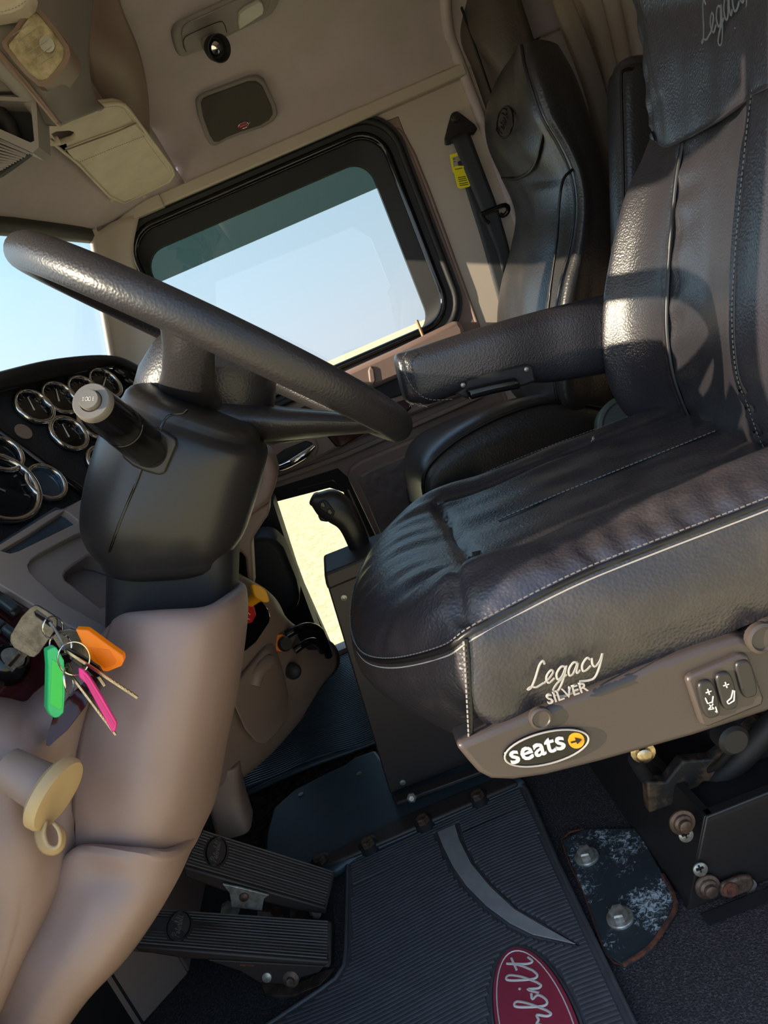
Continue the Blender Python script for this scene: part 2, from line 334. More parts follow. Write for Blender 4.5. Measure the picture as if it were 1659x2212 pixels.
def stitches(name, pts, m, parent, r=.0007, L=.004, gap=.0022, sm=8):
    P = curve(pts, (len(pts)-1)*sm); V_ = []; F_ = []; acc = 0; seg = []
    d = [0]
    for i in range(1, len(P)): d.append(d[-1]+(P[i]-P[i-1]).length)
    def at(s):
        for i in range(1, len(P)):
            if d[i] >= s: return P[i-1].lerp(P[i], (s-d[i-1])/max(d[i]-d[i-1], 1e-9))
        return P[-1]
    s = 0
    while s+L < d[-1]:
        a, b = at(s), at(s+L); t = (b-a).normalized(); e = t.orthogonal().normalized(); g = t.cross(e); b0 = len(V_)
        for q in (a, b):
            for k in range(4): an = math.pi/2*k; V_.append(q+(e*math.cos(an)+g*math.sin(an))*r)
        F_ += [(b0+k, b0+(k+1) % 4, b0+4+(k+1) % 4, b0+4+k) for k in range(4)] + [(b0+3, b0+2, b0+1, b0), (b0+4, b0+5, b0+6, b0+7)]
        s += L+gap
    o = pyd(name, V_, F_, m, parent, False); return o
# ================================================================== SETTING
def XZ(l, Y): return [V((x, Y, z)) for x, z in l]
# ground and far trees
g = box('ground', (0, 20, -1.25), (160, 160, .1), GRASS); struct(g)
# floor
fl = box('floor', (.3, 1.28, -.02), (2.1, 1.6, .04), CARPET); struct(fl)
def doorwin(n=8):    # rounded window outline, leaning a little; X shifts with height
    def f(hx, hz, r, cx=.025, cz=1.04):
        return [(x + (z-1.04)*.06*0 , z) for x, z in rrect(cx, cz, hx, hz, r, n)]
    return f
rw = doorwin()
O_SEAL, I_SEAL, I_GL = rw(.393, .292, .10), rw(.345, .25, .07), rw(.318, .232, .055, .006, 1.012)
def peep(g=0): return [(-.31-g, .02-g), (-.075+g, .02-g), (-.075+g, .46), (-.105+g, .495+g), (-.28-g, .52+g), (-.30-g, .50+g)]
# passenger side wall (body side around the door)
wr = holed('wall_right', XZ([(-.46, -.02), (1.3, -.02), (1.3, 1.36), (-.385, 1.36), (-.43, 1.2), (-.50, 1.02), (-.62, .98), (-.62, -.02)], 2.052),
           [XZ([(-.39, .0), (.435, .0), (.435, 1.30), (-.33, 1.325), (-.375, 1.2), (-.39, 1.0)][::-1], 2.052)], (0, .04, 0), CREAM); struct(wr)
door = thing('door_1', None, None, (0, 2.08, .02)) if False else None
d1 = holed('door_1', XZ([(-.388, .002), (.433, .002), (.433, 1.298), (-.328, 1.323), (-.373, 1.2), (-.388, 1.0)], 2.05),
           [XZ(O_SEAL, 2.05), XZ([(-.315, .03), (-.07, .03), (-.07, .47), (-.10, .505), (-.29, .535), (-.315, .5)], 2.05)], (0, .055, 0), TAUPED); struct(d1)
wn = frame('window_frame', XZ(rw(.40, .299, .105), 2.043), XZ(I_SEAL, 2.05), BLKM, d1, (0, .03, 0))
wn2 = tube('weather_seal', XZ(rw(.352, .257, .075), 2.050), .010, BLKG, d1, 8, close=True)
wn4 = tube('weather_seal', XZ(rw(.385, .286, .095), 2.048), .010, BLKM, d1, 8, close=True)
wn3 = frame('window_frame', XZ(I_SEAL, 2.065), XZ(I_GL, 2.08), BLKM, d1, (0, .02, 0))
gl = slab('window_1', XZ(rw(.325, .24, .06, .006, 1.012), 2.098), (0, .004, 0), CLEAR, None, smooth=False); struct(gl)
sb = slab('reflection_band', XZ([(-.29, 1.246), (.30, 1.246), (.335, 1.20), (.335, 1.168), (-.325, 1.168), (-.322, 1.215)], 2.088), (0, .004, 0), DARKG, gl, smooth=False)  # the window's upper reflection, put in as a dark green glass strip
pf = frame('window_frame', XZ(peep(.035), 2.043), XZ(peep(-.008), 2.055), BLKM, d1, (0, .04, 0))
pg = slab('window_2', XZ(peep(-.004), 2.085), (0, .004, 0), CLEAR, None, smooth=False); struct(pg)
# trim strip between door and headliner with two joints, pillars
t1 = box('trim_1', (.12, 2.04, 1.335), (1.02, .03, .030), CREAM, bev=.004); struct(t1)
t1b = box('trim_2', (-.295, 2.036, 1.334), (.19, .034, .032), CREAM, bev=.004); struct(t1b)
ap = net('trim_3', [[(196, 470, 1.96), (204, 500, 1.97), (240, 480, 2.01), (300, 462, 2.035)], [(200, 560, 1.96), (212, 560, 1.97), (240, 560, 2.01), (286, 545, 2.035)],
     [(214, 650, 1.96), (226, 650, 1.97), (262, 650, 2.01), (312, 640, 2.035)], [(240, 780, 1.96), (250, 790, 1.97), (300, 810, 2.01), (372, 830, 2.035)]], CREAM, None, 5, .012); struct(ap)
sp = tube('trim_4', [(198, 497, 1.95), (207, 560, 1.95), (218, 640, 1.95), (244, 790, 1.95)], .008, CREAM, None, 10, 5); struct(sp)
# windscreen: two panes meeting at a centre post
def pane(Y0, Y1, name, xt0, xb0, xt1, xb1):
    P = [V((xb0, Y0, .93)), V((xb1, Y1, .93)), V((xt1, Y1, 1.315)), V((xt0, Y0, 1.315))]
    o = slab(name, P, (-.004, 0, 0), CLEAR, None, smooth=False); struct(o); return o
pane(1.30, 2.0, 'window_3', -.505, -.66, -.385, -.50); pane(1.26, .52, 'window_4', -.505, -.66, -.385, -.50)
cp = tube('trim_5', [V((-.665, 1.28, .93)), V((-.51, 1.28, 1.32))], .018, BLKM); struct(cp)
wh = tube('trim_6', [V((-.388, 2.02, 1.316)), V((-.40, 1.9, 1.308)), V((-.45, 1.6, 1.297)), V((-.505, 1.28, 1.29)), V((-.44, .9, 1.30)), V((-.385, .52, 1.31))], .02, BLKM, None, 10, 4); struct(wh)
# front header panel and headliner
hp = net('wall_front', [[V((-.385, 2.045, 1.325)), V((-.42, 1.8, 1.315)), V((-.47, 1.5, 1.305)), V((-.515, 1.28, 1.30)), V((-.46, .9, 1.31)), V((-.38, .5, 1.32))],
     [V((-.27, 2.045, 1.345)), V((-.30, 1.8, 1.395)), V((-.34, 1.5, 1.40)), V((-.37, 1.28, 1.40)), V((-.34, .9, 1.40)), V((-.28, .5, 1.36))],
     [V((-.13, 2.045, 1.345)), V((-.16, 1.85, 1.53)), V((-.20, 1.55, 1.60)), V((-.22, 1.28, 1.62)), V((-.18, .9, 1.54)), V((-.15, .5, 1.42))]], CEIL, None, 6, .01); struct(hp)
prof = [(2.052, 1.34), (2.035, 1.385), (1.985, 1.445), (1.88, 1.50), (1.66, 1.55), (1.28, 1.58), (.9, 1.56), (.62, 1.49), (.5, 1.36)]
def cx(i): return [-.20, -.11, -.10, -.10, -.11, -.13, -.14, -.14, -.15][i]
ce = net('ceiling', [[V((-.34 if 1.2 < y < 2 else cx(i), y, z+.004)) for i, (y, z) in enumerate(prof)], [V((cx(i), y, z)) for i, (y, z) in enumerate(prof)], [V((.1, y, z+.002)) for y, z in prof], [V((.35, y, z+.002)) for y, z in prof], [V((.62, y, z-.002)) for y, z in prof], [V((1.3, y, z)) for y, z in prof]], CEIL, None, 6, .01); struct(ce)
hb = net('trim_7', [[(248, -40, 1.52), (262, 20, 1.56), (296, 110, 1.66), (314, 200, 1.80), (318, 290, 1.92), (312, 370, 2.01)],
     [(205, -40, 1.50), (222, 30, 1.54), (262, 130, 1.62), (290, 220, 1.76), (306, 300, 1.90), (300, 380, 2.01)],
     [(160, -40, 1.44), (168, 30, 1.48), (180, 120, 1.54), (205, 210, 1.66), (260, 300, 1.82), (280, 400, 2.0)]], TAUPED, None, 6, .006); struct(hb)  # band darker than the headliner: its shade is put into the colour
# sleeper opening rim
rim = tube('trim_8', [V((.635, 2.045, .3)), V((.635, 2.045, 1.0)), V((.625, 2.04, 1.34)), V((.61, 1.98, 1.43)), V((.61, 1.86, 1.49)), V((.61, 1.6, 1.54)), V((.61, 1.28, 1.57))], .014, CEIL, None, 10, 5); struct(rim)
# outside world side: driver's side of the cab around the open doorway (behind the lens)
wl = holed('wall_left', XZ([(-.72, -.1), (1.3, -.1), (1.3, 1.45), (-.385, 1.45), (-.43, 1.2), (-.50, 1.02), (-.72, .98)], .46),
     [XZ([(-.50, -.02), (.46, -.02), (.46, 1.22), (.40, 1.30), (-.30, 1.32), (-.355, 1.2), (-.44, .98), (-.50, .90)][::-1], .46)], (0, .04, 0), CREAM); struct(wl)
wb = box('wall_back', (1.32, 1.28, .7), (.04, 1.7, 1.6), CEIL); struct(wb)
fw = box('trim_9', (-.70, 1.28, .45), (.04, 1.64, .97), BLKM); struct(fw)
# cab roof outer skin, hood
rf = box('trim_11', (.4, 1.28, 1.66), (1.9, 1.75, .02), BODY); struct(rf)
# ------------------------------------------------------------------ passenger door fittings (parts of the door)
def dp(name, pts, th, m, bev=.004, sm=0, Y0=2.05): return slab(name, [W(x, y, Y0-th) for x, y in pts], (0, th-.001, 0), m, d1, bev, 2, True, sm)
dp('belt_pad', [(700, 845), (735, 808), (860, 752), (990, 690), (1003, 706), (1008, 745), (900, 800), (800, 842), (735, 868)], .05, TAUPE, .012)
dp('pull_recess', [(560, 958), (600, 905), (760, 830), (985, 742), (1010, 780), (985, 812), (860, 858), (700, 906)], .02, BLKM, .006)
dp('pull_handle', [(795, 800), (800, 790), (808, 795), (812, 822), (806, 835), (798, 825)], .055, TAUPE, .004)
dp('trim_ledge', [(540, 985), (640, 935), (700, 905), (860, 857), (1040, 800), (1045, 822), (1010, 850), (880, 900), (740, 965), (700, 985), (640, 1010), (560, 1035)], .03, TAUPE, .008)
dp('lower_bead', [(560, 1045), (740, 980), (1040, 850), (1045, 858), (745, 990), (560, 1056)], .018, TAUPED, .003)
pk = dp('map_pocket', [(750, 1030), (756, 1012), (780, 995), (900, 945), (1040, 890), (1060, 1180), (850, 1240)], .03, TAUPE, .008)
pk2 = dp('pocket_pad', [(772, 1040), (776, 1026), (800, 1012), (900, 970), (1040, 915), (1055, 1170), (850, 1220)], .042, LEAP, .012)
pk2.data.materials[0] = mat('pocket_vinyl', (122, 108, 104), .45, bump='leather', sc=60, st=.5, dist=.004)
wd = dp('wood_trim', [(696, 918), (716, 916), (800, 888), (905, 853), (900, 870), (880, 890), (800, 930), (738, 966), (726, 966), (702, 938)], .036, WOOD, .004)
hr = dp('handle_bezel', [(562, 1010), (575, 985), (600, 962), (672, 944), (684, 950), (690, 966), (684, 985), (610, 1016), (578, 1026)], .034, TAUPED, .006)
hr2 = dp('handle_cup', [(580, 1010), (592, 988), (612, 972), (660, 952), (674, 956), (680, 968), (672, 980), (606, 1008)], .038, BLKM, .004)
wd['label'] = 'dark red glossy wood inlay'
hd = tube('door_handle', [(588, 1012, 2.005), (610, 1008, 2.0), (635, 996, 1.995), (660, 980, 1.998), (678, 964, 2.01)], [.008, .011, .012, .012, .007], CHROME, d1, 10, 4); hd['label'] = 'chrome pull handle'
# rear door seal strip
tube('weather_seal', [V((.437, 2.052, .02)), V((.437, 2.052, .7)), V((.437, 2.052, 1.2)), V((.40, 2.052, 1.29))], .006, TAUPE, d1, 8, 4)
# ------------------------------------------------------------------ outside: mirror post, bush
mpt = thing('mirror_stand', 'pale vertical mirror post seen through the rear edge of the passenger window', 'mirror post', W(932, 690, 2.3))
mp = tube('post', [(872, 505, 2.3), (873, 520, 2.3), (885, 560, 2.3), (905, 610, 2.3), (932, 690, 2.3), (960, 760, 2.3)], .012, MIRP, mpt, 12, 4)
for z_ in (.72, .62): tube('mounting_arm', [V((.40, 2.09, z_)), W(950, 740, 2.3)+V((0, 0, 0))], .010, MIRP, mpt, 10)
ml = tube('door_lock_pin', [V((.285, 2.035, .76)), V((.285, 2.035, .815))], .004, BEIGE, d1, 8)
def bush(x, y, r, h, lab):
    t = thing('bush', lab, 'bush', (x, y, -1.2)); bm = bmesh.new()
    for k in range(130):
        a = random.random()*6.28; rr = r*random.random()**.5*.8; q_ = random.random()**.7; zz = -.6 + (h-.6)*q_; rr *= 1.15*math.sqrt(max(.15, 1-(q_-.35)**2*1.9))
        bmesh.ops.create_icosphere(bm, subdivisions=2, radius=r*.17*(.7+.5*random.random()), matrix=Mx.Translation((x+rr*math.cos(a), y+rr*math.sin(a), zz)))
    for v in bm.verts: v.co += V((random.uniform(-1, 1), random.uniform(-1, 1), random.uniform(-1, 1)))*r*.05
    me = bpy.data.meshes.new('foliage'); bm.to_mesh(me); bm.free(); link('foliage', me, LEAFM, t, False)
    tube('trunk', [V((x, y, -1.2)), V((x, y, -1.2+h*.5))], .12, STEELR, t, 8)
bush(-5.4, 32, 2.3, 4.0, 'green bush far beyond the lower front corner of the passenger window')

# ================================================================== DRIVER'S SEAT
def dirs(a, b, Y):
    x = (W(b[0], b[1], Y)-W(a[0], a[1], Y)).normalized(); return x, V((-x.z, 0, x.x))
seat = thing('driver_chair', 'black leather driver seat, cushion side embroidered in white, bolstered back', 'seat', (.2, .83, .1))
front = [(.58, .024, .586), (.60, .0, .572), (.66, -.044, .552), (.72, -.074, .540), (.78, -.088, .535), (.84, -.089, .538), (.90, -.078, .549), (.97, -.056, .559), (1.03, -.01, .572), (1.065, .06, .578)]
def topz(Y):
    k = [(.58, .588), (.605, .603), (.635, .612), (.67, .606), (.70, .590), (.76, .590), (.83, .586), (.90, .588), (.96, .588), (1.0, .594), (1.03, .598), (1.065, .580)]
    for a, b in zip(k, k[1:]):
        if Y <= b[0]: t = (Y-a[0])/(b[0]-a[0]); t = t*t*(3-2*t); return a[1]*(1-t)+b[1]*t
    return k[-1][1]
def frontat(Y):
    P = [V(p) for p in front]
    for a, b in zip(P, P[1:]):
        if Y <= b.x+1e-6: t = (Y-a.x)/(b.x-a.x); i = P.index(a); q = cr(P, i+t); return q.y, q.z
    return P[-1].y, P[-1].z
Ys = [.58, .585, .60, .62, .64, .66, .68, .69, .70, .71, .73, .76, .79, .83, .87, .90, .94, .96, .98, 1.0, 1.02, 1.04, 1.055, 1.065]
rows = []
def xr(Y): return .44 - (Y-.58)*.02
us = [0, .006, .02, .045, .08, .12, .16, .20, .24, .28, .34, .42, .5, .58, .66, .74, .82, .9, 1.0]
for u in us:
    r = []
    for Y in Ys:
        xf, zf = frontat(Y); X = xf + (xr(Y)-xf)*u; tz = topz(Y)
        d = (X-xf); k = 1-math.exp(-d/.022); edge = min(Y-.58, 1.065-Y); ke = 1-math.exp(-edge/.012)
        z = zf + (tz + .012*math.exp(-((d-.09)/.05)**2) - zf)*k
        z = zf*(1-ke) + z*ke if u < .1 else (.586 if Y < .8 else .578)*(1-ke) + z*ke
        z -= .015*max(0, u-.55)
        r.append(V((X, Y, z)))
    rows.append(r)
def cush(v, u):
    Y = .58
    fx = u*(len(Ys)-1); i = min(int(fx), len(Ys)-2); Y = Ys[i]+(Ys[i+1]-Ys[i])*(fx-i)
    fv = v*(len(us)-1); j = min(int(fv), len(us)-2); q = us[j]+(us[j+1]-us[j])*(fv-j)
    d = 0
    xs = .07 + .10*(1-((Y-.83)/.16)**2) if .66 < Y < 1.0 else None     # seam between front pad and centre panel
    if q > .24:
        d -= .006*math.exp(-((Y-.685)/.006)**2) + .005*math.exp(-((Y-.985)/.006)**2)
        d -= .0025*math.exp(-((Y-.835)/.004)**2)
    elif q > .05:
        yy = .685 - (.24-q)*.45; d -= .005*math.exp(-((Y-yy)/.006)**2)
    if .685 < Y < .985:
        qs = .25+.05*math.cos((Y-.835)/.15*1.57); d -= .009*math.exp(-((q-qs)/.012)**2)
    # creases of use
    d += .0016*math.sin(Y*150+q*20+2*math.sin(q*13))*math.exp(-((q-.14)/.10)**2)*(1 if .62 < Y < 1. else .3)
    d += .0022*math.sin(q*95+6*math.sin(Y*25))*math.exp(-((Y-.60)/.03)**2)*(1 if q > .3 else .15)
    d += .0016*math.sin(Y*90+q*9)*math.sin(q*17+1)*(1 if q > .3 else .2)
    return d
cu = net('seat_cushion', rows, LEAC, seat, 4, 0, disp=cush)
# side band under the seam
ring = [V((.44, .58, .588)), V((.32, .58, .587)), V((.20, .58, .592)), V((.13, .58, .594)), V((.06, .58, .590)), V((.024, .58, .586))] + [V((x, Y, z)) for Y, x, z in front[1:]] + [V((.2, 1.068, .585)), V((.43, 1.065, .575))]
ring = curve(ring, 120)
def bandrow(t):
    out = []
    n = len(ring)
    for i, p in enumerate(ring):
        tg = ring[min(i+1, n-1)]-ring[max(i-1, 0)]; nr = V((tg.y, -tg.x, 0)).normalized()*(-1)
        if (p-V((.25, .83, p.z))).dot(nr) < 0: nr = -nr
        zb = .487 if p.x > .03 else .487-.05*min(1, (.03-p.x)/.07)
        if p.y > .62 and p.x < .05: zb = .440
        zb = min(zb, p.z-.05)
        bulge = .010*math.sin(math.pi*min(1, t*1.1))
        q = p + nr*(bulge - .045*max(0, t-.3)*(1 if p.x < .01 else .1)); q.z = p.z + (zb-p.z)*t
        s = i/n
        q += nr*(.0035*math.sin(s*42+t*5)*math.sin(t*3.1)*math.sin(s*11+1))
        out.append(q)
    return out
bd = net('cushion_side', [bandrow(t) for t in (0, .06, .2, .4, .6, .8, 1)], LEAC, seat, 2)
def offs(path, dy, dz): return [p+V((0, dy, dz)) for p in path]
pp = tube('cushion_piping', ring, .0028, PIPE, seat, 6)
def around(dz, out):
    r = []
    n = len(ring)
    for i, p in enumerate(ring):
        tg = ring[min(i+1, n-1)]-ring[max(i-1, 0)]; nr = V((tg.y, -tg.x, 0)).normalized()
        if (p-V((.25, .83, p.z))).dot(nr) < 0: nr = -nr
        r.append(p + nr*out + V((0, 0, dz)))
    return r
st = tube('stitching', around(-.006, .0018), .0007, THREAD, seat, 5)
st = stitches('stitching', around(.0045, .0003), THREADG, seat, .0006, .0035, .002, 1); st['kind'] = 'stuff'
# corner seam with white stitches
cs = [V((.0215, .5785, .583)), V((.012, .577, .555)), V((.002, .577, .525)), V((-.006, .580, .50)), V((-.010, .582, .489))]
t_ = tube('corner_seam', cs, .0018, PIPE, seat, 6, 4)
s_ = stitches('stitching', [p+V((-.0035, -.0022, 0)) for p in cs], THREAD, seat, .0008, .003, .0018, 4); s_['kind'] = 'stuff'
# centre line stitching on the seat panel
cl = [V((.12+.28*k/8, .8345, .5878-.015*max(0, (.12+.28*k/8+.09)/.52-.55))) for k in range(9)]
stitches('stitching', cl, THREADG, seat, .0008, .0038, .002, 4)['kind'] = 'stuff'
tube('panel_seam', [p+V((0, .0025, -.0012)) for p in cl], .0012, PIPE, seat, 5)
# embroidery
xd, yd = dirs((1138, 1492), (1325, 1428), .566)
script('Legacy', W(1142, 1490, .566), xd, yd, .0100, .00105, THREAD, 'embroidered_script', seat, .38)
tube('embroidered_flourish', [(1196, 1500, .566), (1215, 1504, .566), (1240, 1494, .566), (1262, 1482, .566)], [.0004, .0011, .0011, .0004], THREAD, seat, 6, 5)
xd, yd = dirs((1183, 1524), (1300, 1483), .568)
text('SILVER', W(1183, 1521, .562), xd, yd, .0125, THREAD, 'embroidered_word', seat, .0012)
# base shell
bp_ = [(984, 1612), (1080, 1572), (1180, 1532), (1300, 1484), (1420, 1436), (1520, 1400), (1600, 1375), (1625, 1385), (1650, 1350), (1760, 1310), (1780, 1480), (1659, 1540), (1500, 1592), (1300, 1648), (1180, 1678), (1110, 1688), (1062, 1686), (1035, 1672), (1015, 1650)]
sb_ = slab('seat_base', [(x, y, .572) for x, y in bp_], (0, .035, 0), BASEP, seat, .006, 3)
box('seat_pan', (.25, .85, .462), (.42, .44, .05), BLKM, seat, bev=.01)
lathe('base_boss', W(1168, 1552, .570), (0, -1, 0), [(.010, -.004), (.010, .001), (.008, .002), (.007, .001), (0, .0005)], BASEP, seat, 24)
lathe('base_boss', W(1645, 1378, .570), (0, -1, 0), [(.014, -.004), (.014, .002), (.011, .0035), (.0095, .001), (0, .0005)], BASEP, seat, 24)
# oval maker's badge
def ell(cx, cy, a, b, rot, Y, n=40): return [W(cx+a*math.cos(t)*math.cos(rot)+b*math.sin(t)*math.sin(rot), cy-a*math.cos(t)*math.sin(rot)+b*math.sin(t)*math.cos(rot), Y) for t in [2*math.pi*k/n for k in range(n)]]
rt = math.radians(14)
bdg = slab('badge', ell(1181, 1616, 96, 37, rt, .5695), (0, .004, 0), BLKG, seat, .0006)
tube('badge_rim', ell(1181, 1616, 93, 34, rt, .5688), .0009, THREAD, bdg, 6, close=True)
xd, yd = dirs((1100, 1650), (1226, 1612), .568)
text('seats', W(1103, 1651, .5688), xd, yd, .0255, WHT, 'badge_lettering', bdg, .0008)
slab('badge_disc', ell(1245, 1600, 17.5, 17, 0, .5688, 24), (0, .0012, 0), ORANGE, bdg)
slab('badge_arrow', [W(x, y, .5680) for x, y in ((1233, 1603), (1244, 1600.5), (1242, 1594), (1257, 1598), (1247, 1608), (1245.5, 1603), (1234, 1606))], (0, .0008, 0), BLKG, bdg)
# switch panel with three rockers
sp_ = slab('switch_panel', [(1484, 1470, .566), (1492, 1460, .566), (1600, 1414, .566), (1618, 1416, .566), (1652, 1508, .566), (1648, 1524, .566), (1530, 1572, .566), (1516, 1566, .566)], (0, .010, 0), BASEP, seat, .003, 2)
def rocker(cx, cy, off=0):
    r = math.radians(-14); q = []
    for k in range(28):
        a = 2*math.pi*k/28; ca, sa = math.cos(a), math.sin(a); u = math.copysign(abs(ca)**.6, ca)*19; v = math.copysign(abs(sa)**.6, sa)*41
        q.append(W(cx+u*math.cos(r)-v*math.sin(r), cy+u*math.sin(r)+v*math.cos(r), .563-off))
    return slab('rocker_switch', q, (0, .006, 0), BLK, sp_, .0022, 3)
r1 = rocker(1533, 1512, .0015); r2 = rocker(1572, 1494, .0015); r3 = rocker(1614, 1468)
def mark(par, segs, w=.0009):
    for s in segs: pass
    v = []; f = []
    for s in segs:
        P = [W(x, y, .5606) for x, y in s]
        for a, b in zip(P, P[1:]):
            t = (b-a).normalized(); e = V((-t.z, 0, t.x))*w/2; k = len(v); v += [a-e, a+e, b+e, b-e] + [p+V((0, .0006, 0)) for p in (a-e, a+e, b+e, b-e)]
            f += [(k, k+1, k+2, k+3), (k+4, k+5, k+6, k+7), (k, k+1, k+5, k+4), (k+1, k+2, k+6, k+5), (k+2, k+3, k+7, k+6), (k+3, k, k+4, k+7)]
    pyd('switch_symbol', v, f, WHT, par, False)
mark(r1, [[(1525, 1497), (1537, 1493)], [(1529, 1489), (1533, 1501)], [(1524, 1508), (1529, 1520), (1538, 1517)], [(1541, 1504), (1539, 1519)], [(1533, 1523), (1543, 1531), (1531, 1533), (1541, 1521)], [(1546, 1527), (1550, 1540), (1546, 1537)]])
mark(r2, [[(1563, 1482), (1575, 1478)], [(1567, 1474), (1571, 1486)], [(1584, 1491), (1580, 1508), (1571, 1516), (1574, 1521), (1586, 1514), (1587, 1492)]])
# seat back
c0 = V((.10, .03, 0)); c8 = V((.12, -.01, 0))
BK = [
 [(1452, 90), (1475, 100), (1500, 120), (1580, 90), (1660, 40), (1730, 0), (1790, 0)],
 [(1425, 230), (1450, 250), (1478, 290), (1560, 255), (1632, 190), (1700, 150), (1770, 170)],
 [(1392, 330), (1425, 350), (1463, 380), (1545, 350), (1618, 300), (1700, 270), (1780, 290)],
 [(1345, 440), (1392, 460), (1453, 480), (1532, 460), (1604, 440), (1700, 410), (1800, 430)],
 [(1312, 590), (1366, 600), (1443, 620), (1518, 610), (1592, 590), (1690, 570), (1810, 580)],
 [(1301, 690), (1360, 700), (1442, 720), (1515, 720), (1588, 700), (1690, 690), (1815, 700)],
 [(1305, 790), (1370, 800), (1455, 810), (1528, 820), (1598, 810), (1700, 800), (1820, 800)],
 [(1330, 865), (1392, 875), (1480, 882), (1547, 890), (1622, 875), (1715, 865), (1820, 865)],
 [(1372, 912), (1425, 925), (1505, 930), (1560, 948), (1645, 942), (1730, 935), (1820, 935)],
 [(1440, 935), (1470, 955), (1530, 965), (1590, 985), (1665, 980), (1750, 975), (1820, 975)]]
YS = [1.07, 1.03, .95, .83, .70, .62, .565]
br = []
for r in BK:
    P = [W(x, y, Y) for (x, y), Y in zip(r, YS)]; br.append([P[0]+V((.14, .015, 0)), P[0]+V((.035, .012, 0))] + P + [P[-1]+V((.03, -.008, 0)), P[-1]+V((.12, 0, 0))])
def bdisp(v, u):
    s = u*10; d = -.010*math.exp(-((s-4)/.10)**2) - .009*math.exp(-((s-6)/.10)**2)
    d += .005*math.exp(-((s-3.3)/.5)**2) + .006*math.exp(-((s-5)/.6)**2)
    d += .0016*math.sin(s*9+v*8+3*math.sin(v*9))*math.exp(-((s-4.8)/.7)**2)
    d += .0022*math.sin(v*70+s*5)*math.exp(-((s-4.25)/.25)**2)
    return -d
bk = net('seat_back', br, LEA, seat, 8, 0, disp=bdisp)
tube('back_seam', [W(r[2][0]-1, r[2][1], .940) for r in BK], .0030, PIPE, seat, 6, 5)
tube('back_seam', [W(r[4][0]-1, r[4][1], .695) for r in BK], .0028, PIPE, seat, 6, 5)
s_ = stitches('stitching', [W(r[4][0]-7, r[4][1], .695) for r in BK[1:]], THREADG, seat, .0006, .003, .002, 4); s_['kind'] = 'stuff'
# upper back cover
HC = [
 [(1368, -90), (1420, -80), (1540, -100), (1700, -120), (1810, -100)],
 [(1381, 20), (1430, 20), (1545, 0), (1700, -30), (1815, -10)],
 [(1397, 110), (1442, 112), (1550, 90), (1700, 50), (1820, 60)],
 [(1405, 200), (1456, 205), (1560, 175), (1700, 120), (1820, 130)],
 [(1411, 262), (1467, 292), (1565, 245), (1700, 160), (1820, 160)],
 [(1424, 280), (1474, 304), (1568, 258), (1705, 172), (1825, 172)],
 [(1450, 276), (1490, 296), (1575, 250), (1712, 165), (1835, 165)]]
HY = [1.06, .99, .85, .66, .57]; hr_ = []
for i, r in enumerate(HC):
    P = [W(x, y, Y) for (x, y), Y in zip(r, HY)]
    P = [p+V(((-.006 if k == 0 else -.020) if i < 6 else .012, 0, 0)) for k, p in enumerate(P)]
    hr_.append([P[0]+V((.13, .02, 0)), P[0]+V((.03, .01, 0))] + P + [P[-1]+V((.10, 0, 0))])
hr_.insert(0, [p+V((.10, 0, -.01)) for p in hr_[0]])
def hdisp(v, u):
    s = u*7; d = -.004*math.exp(-((s-3)/.09)**2)*(1 if v < .55 else 0)+.003*math.exp(-((s-2.4)/.3)**2)
    d += .0022*math.sin(s*11+v*2)*math.exp(-((v-.55)/.16)**2)*(.3+.7*min(1, s/3)) + .0015*math.sin(v*50+s*6)*math.exp(-((s-2.2)/.4)**2)
    return -d
hc = net('upper_back_cover', hr_, LEA, seat, 9, 0, disp=hdisp)
a, b = W(1582, 66, .825), W(1728, -52, .70); a.x -= .034; b.x -= .050
xd = (b-a).normalized(); yd = (IU*.95+IR*-.35); yd = (yd-xd*yd.dot(xd)).normalized()
script('Legacy', a, xd, yd, .0150, .0012, mat('dark_thread', (104, 106, 106), .5), 'embroidered_script', seat, .3, xs=1.3)
# right arm rest of the driver's seat
arm = hull('arm_rest', [((862, 762), (888, 872), 1.10, .030, 3.2), ((880, 757), (925, 872), 1.10, .036, 3.4), ((950, 735), (990, 850), 1.10, .038, 3.4), ((1060, 700), (1085, 828), 1.10, .038, 3.4), ((1160, 672), (1180, 826), 1.11, .038, 3.4), ((1240, 652), (1255, 815), 1.11, .038, 3.4), ((1330, 630), (1340, 800), 1.12, .038, 3.4)], LEA, seat, 44, .3)
stitches('stitching', [(878, 762, 1.065), (868, 785, 1.063), (890, 835, 1.062), (925, 862, 1.062), (985, 862, 1.062)], THREADG, arm, .0007, .004, .002, 6)['kind'] = 'stuff'
ah = slab('adjuster_housing', [(985, 850, 1.058), (1004, 838, 1.058), (1010, 820, 1.058), (1075, 800, 1.058), (1140, 786, 1.058), (1152, 790, 1.058), (1158, 824, 1.058), (1130, 834, 1.058), (1060, 850, 1.058), (1010, 862, 1.058)], (0, .02, 0), BLKM, arm, .003)
hull('adjuster_lever', [((1012, 838), (1020, 862), 1.05, .010, 3), ((1060, 826), (1066, 850), 1.05, .011, 3), ((1108, 816), (1118, 840), 1.05, .010, 3)], BLKG, arm, 20, .5)
for (x, y) in ((1137, 798), (1000, 832)):
    lathe('screw', W(x, y, 1.056), (0, -1, 0), [(.0035, 0), (.0035, .001), (.002, .002), (0, .002)], STEEL, arm, 12)
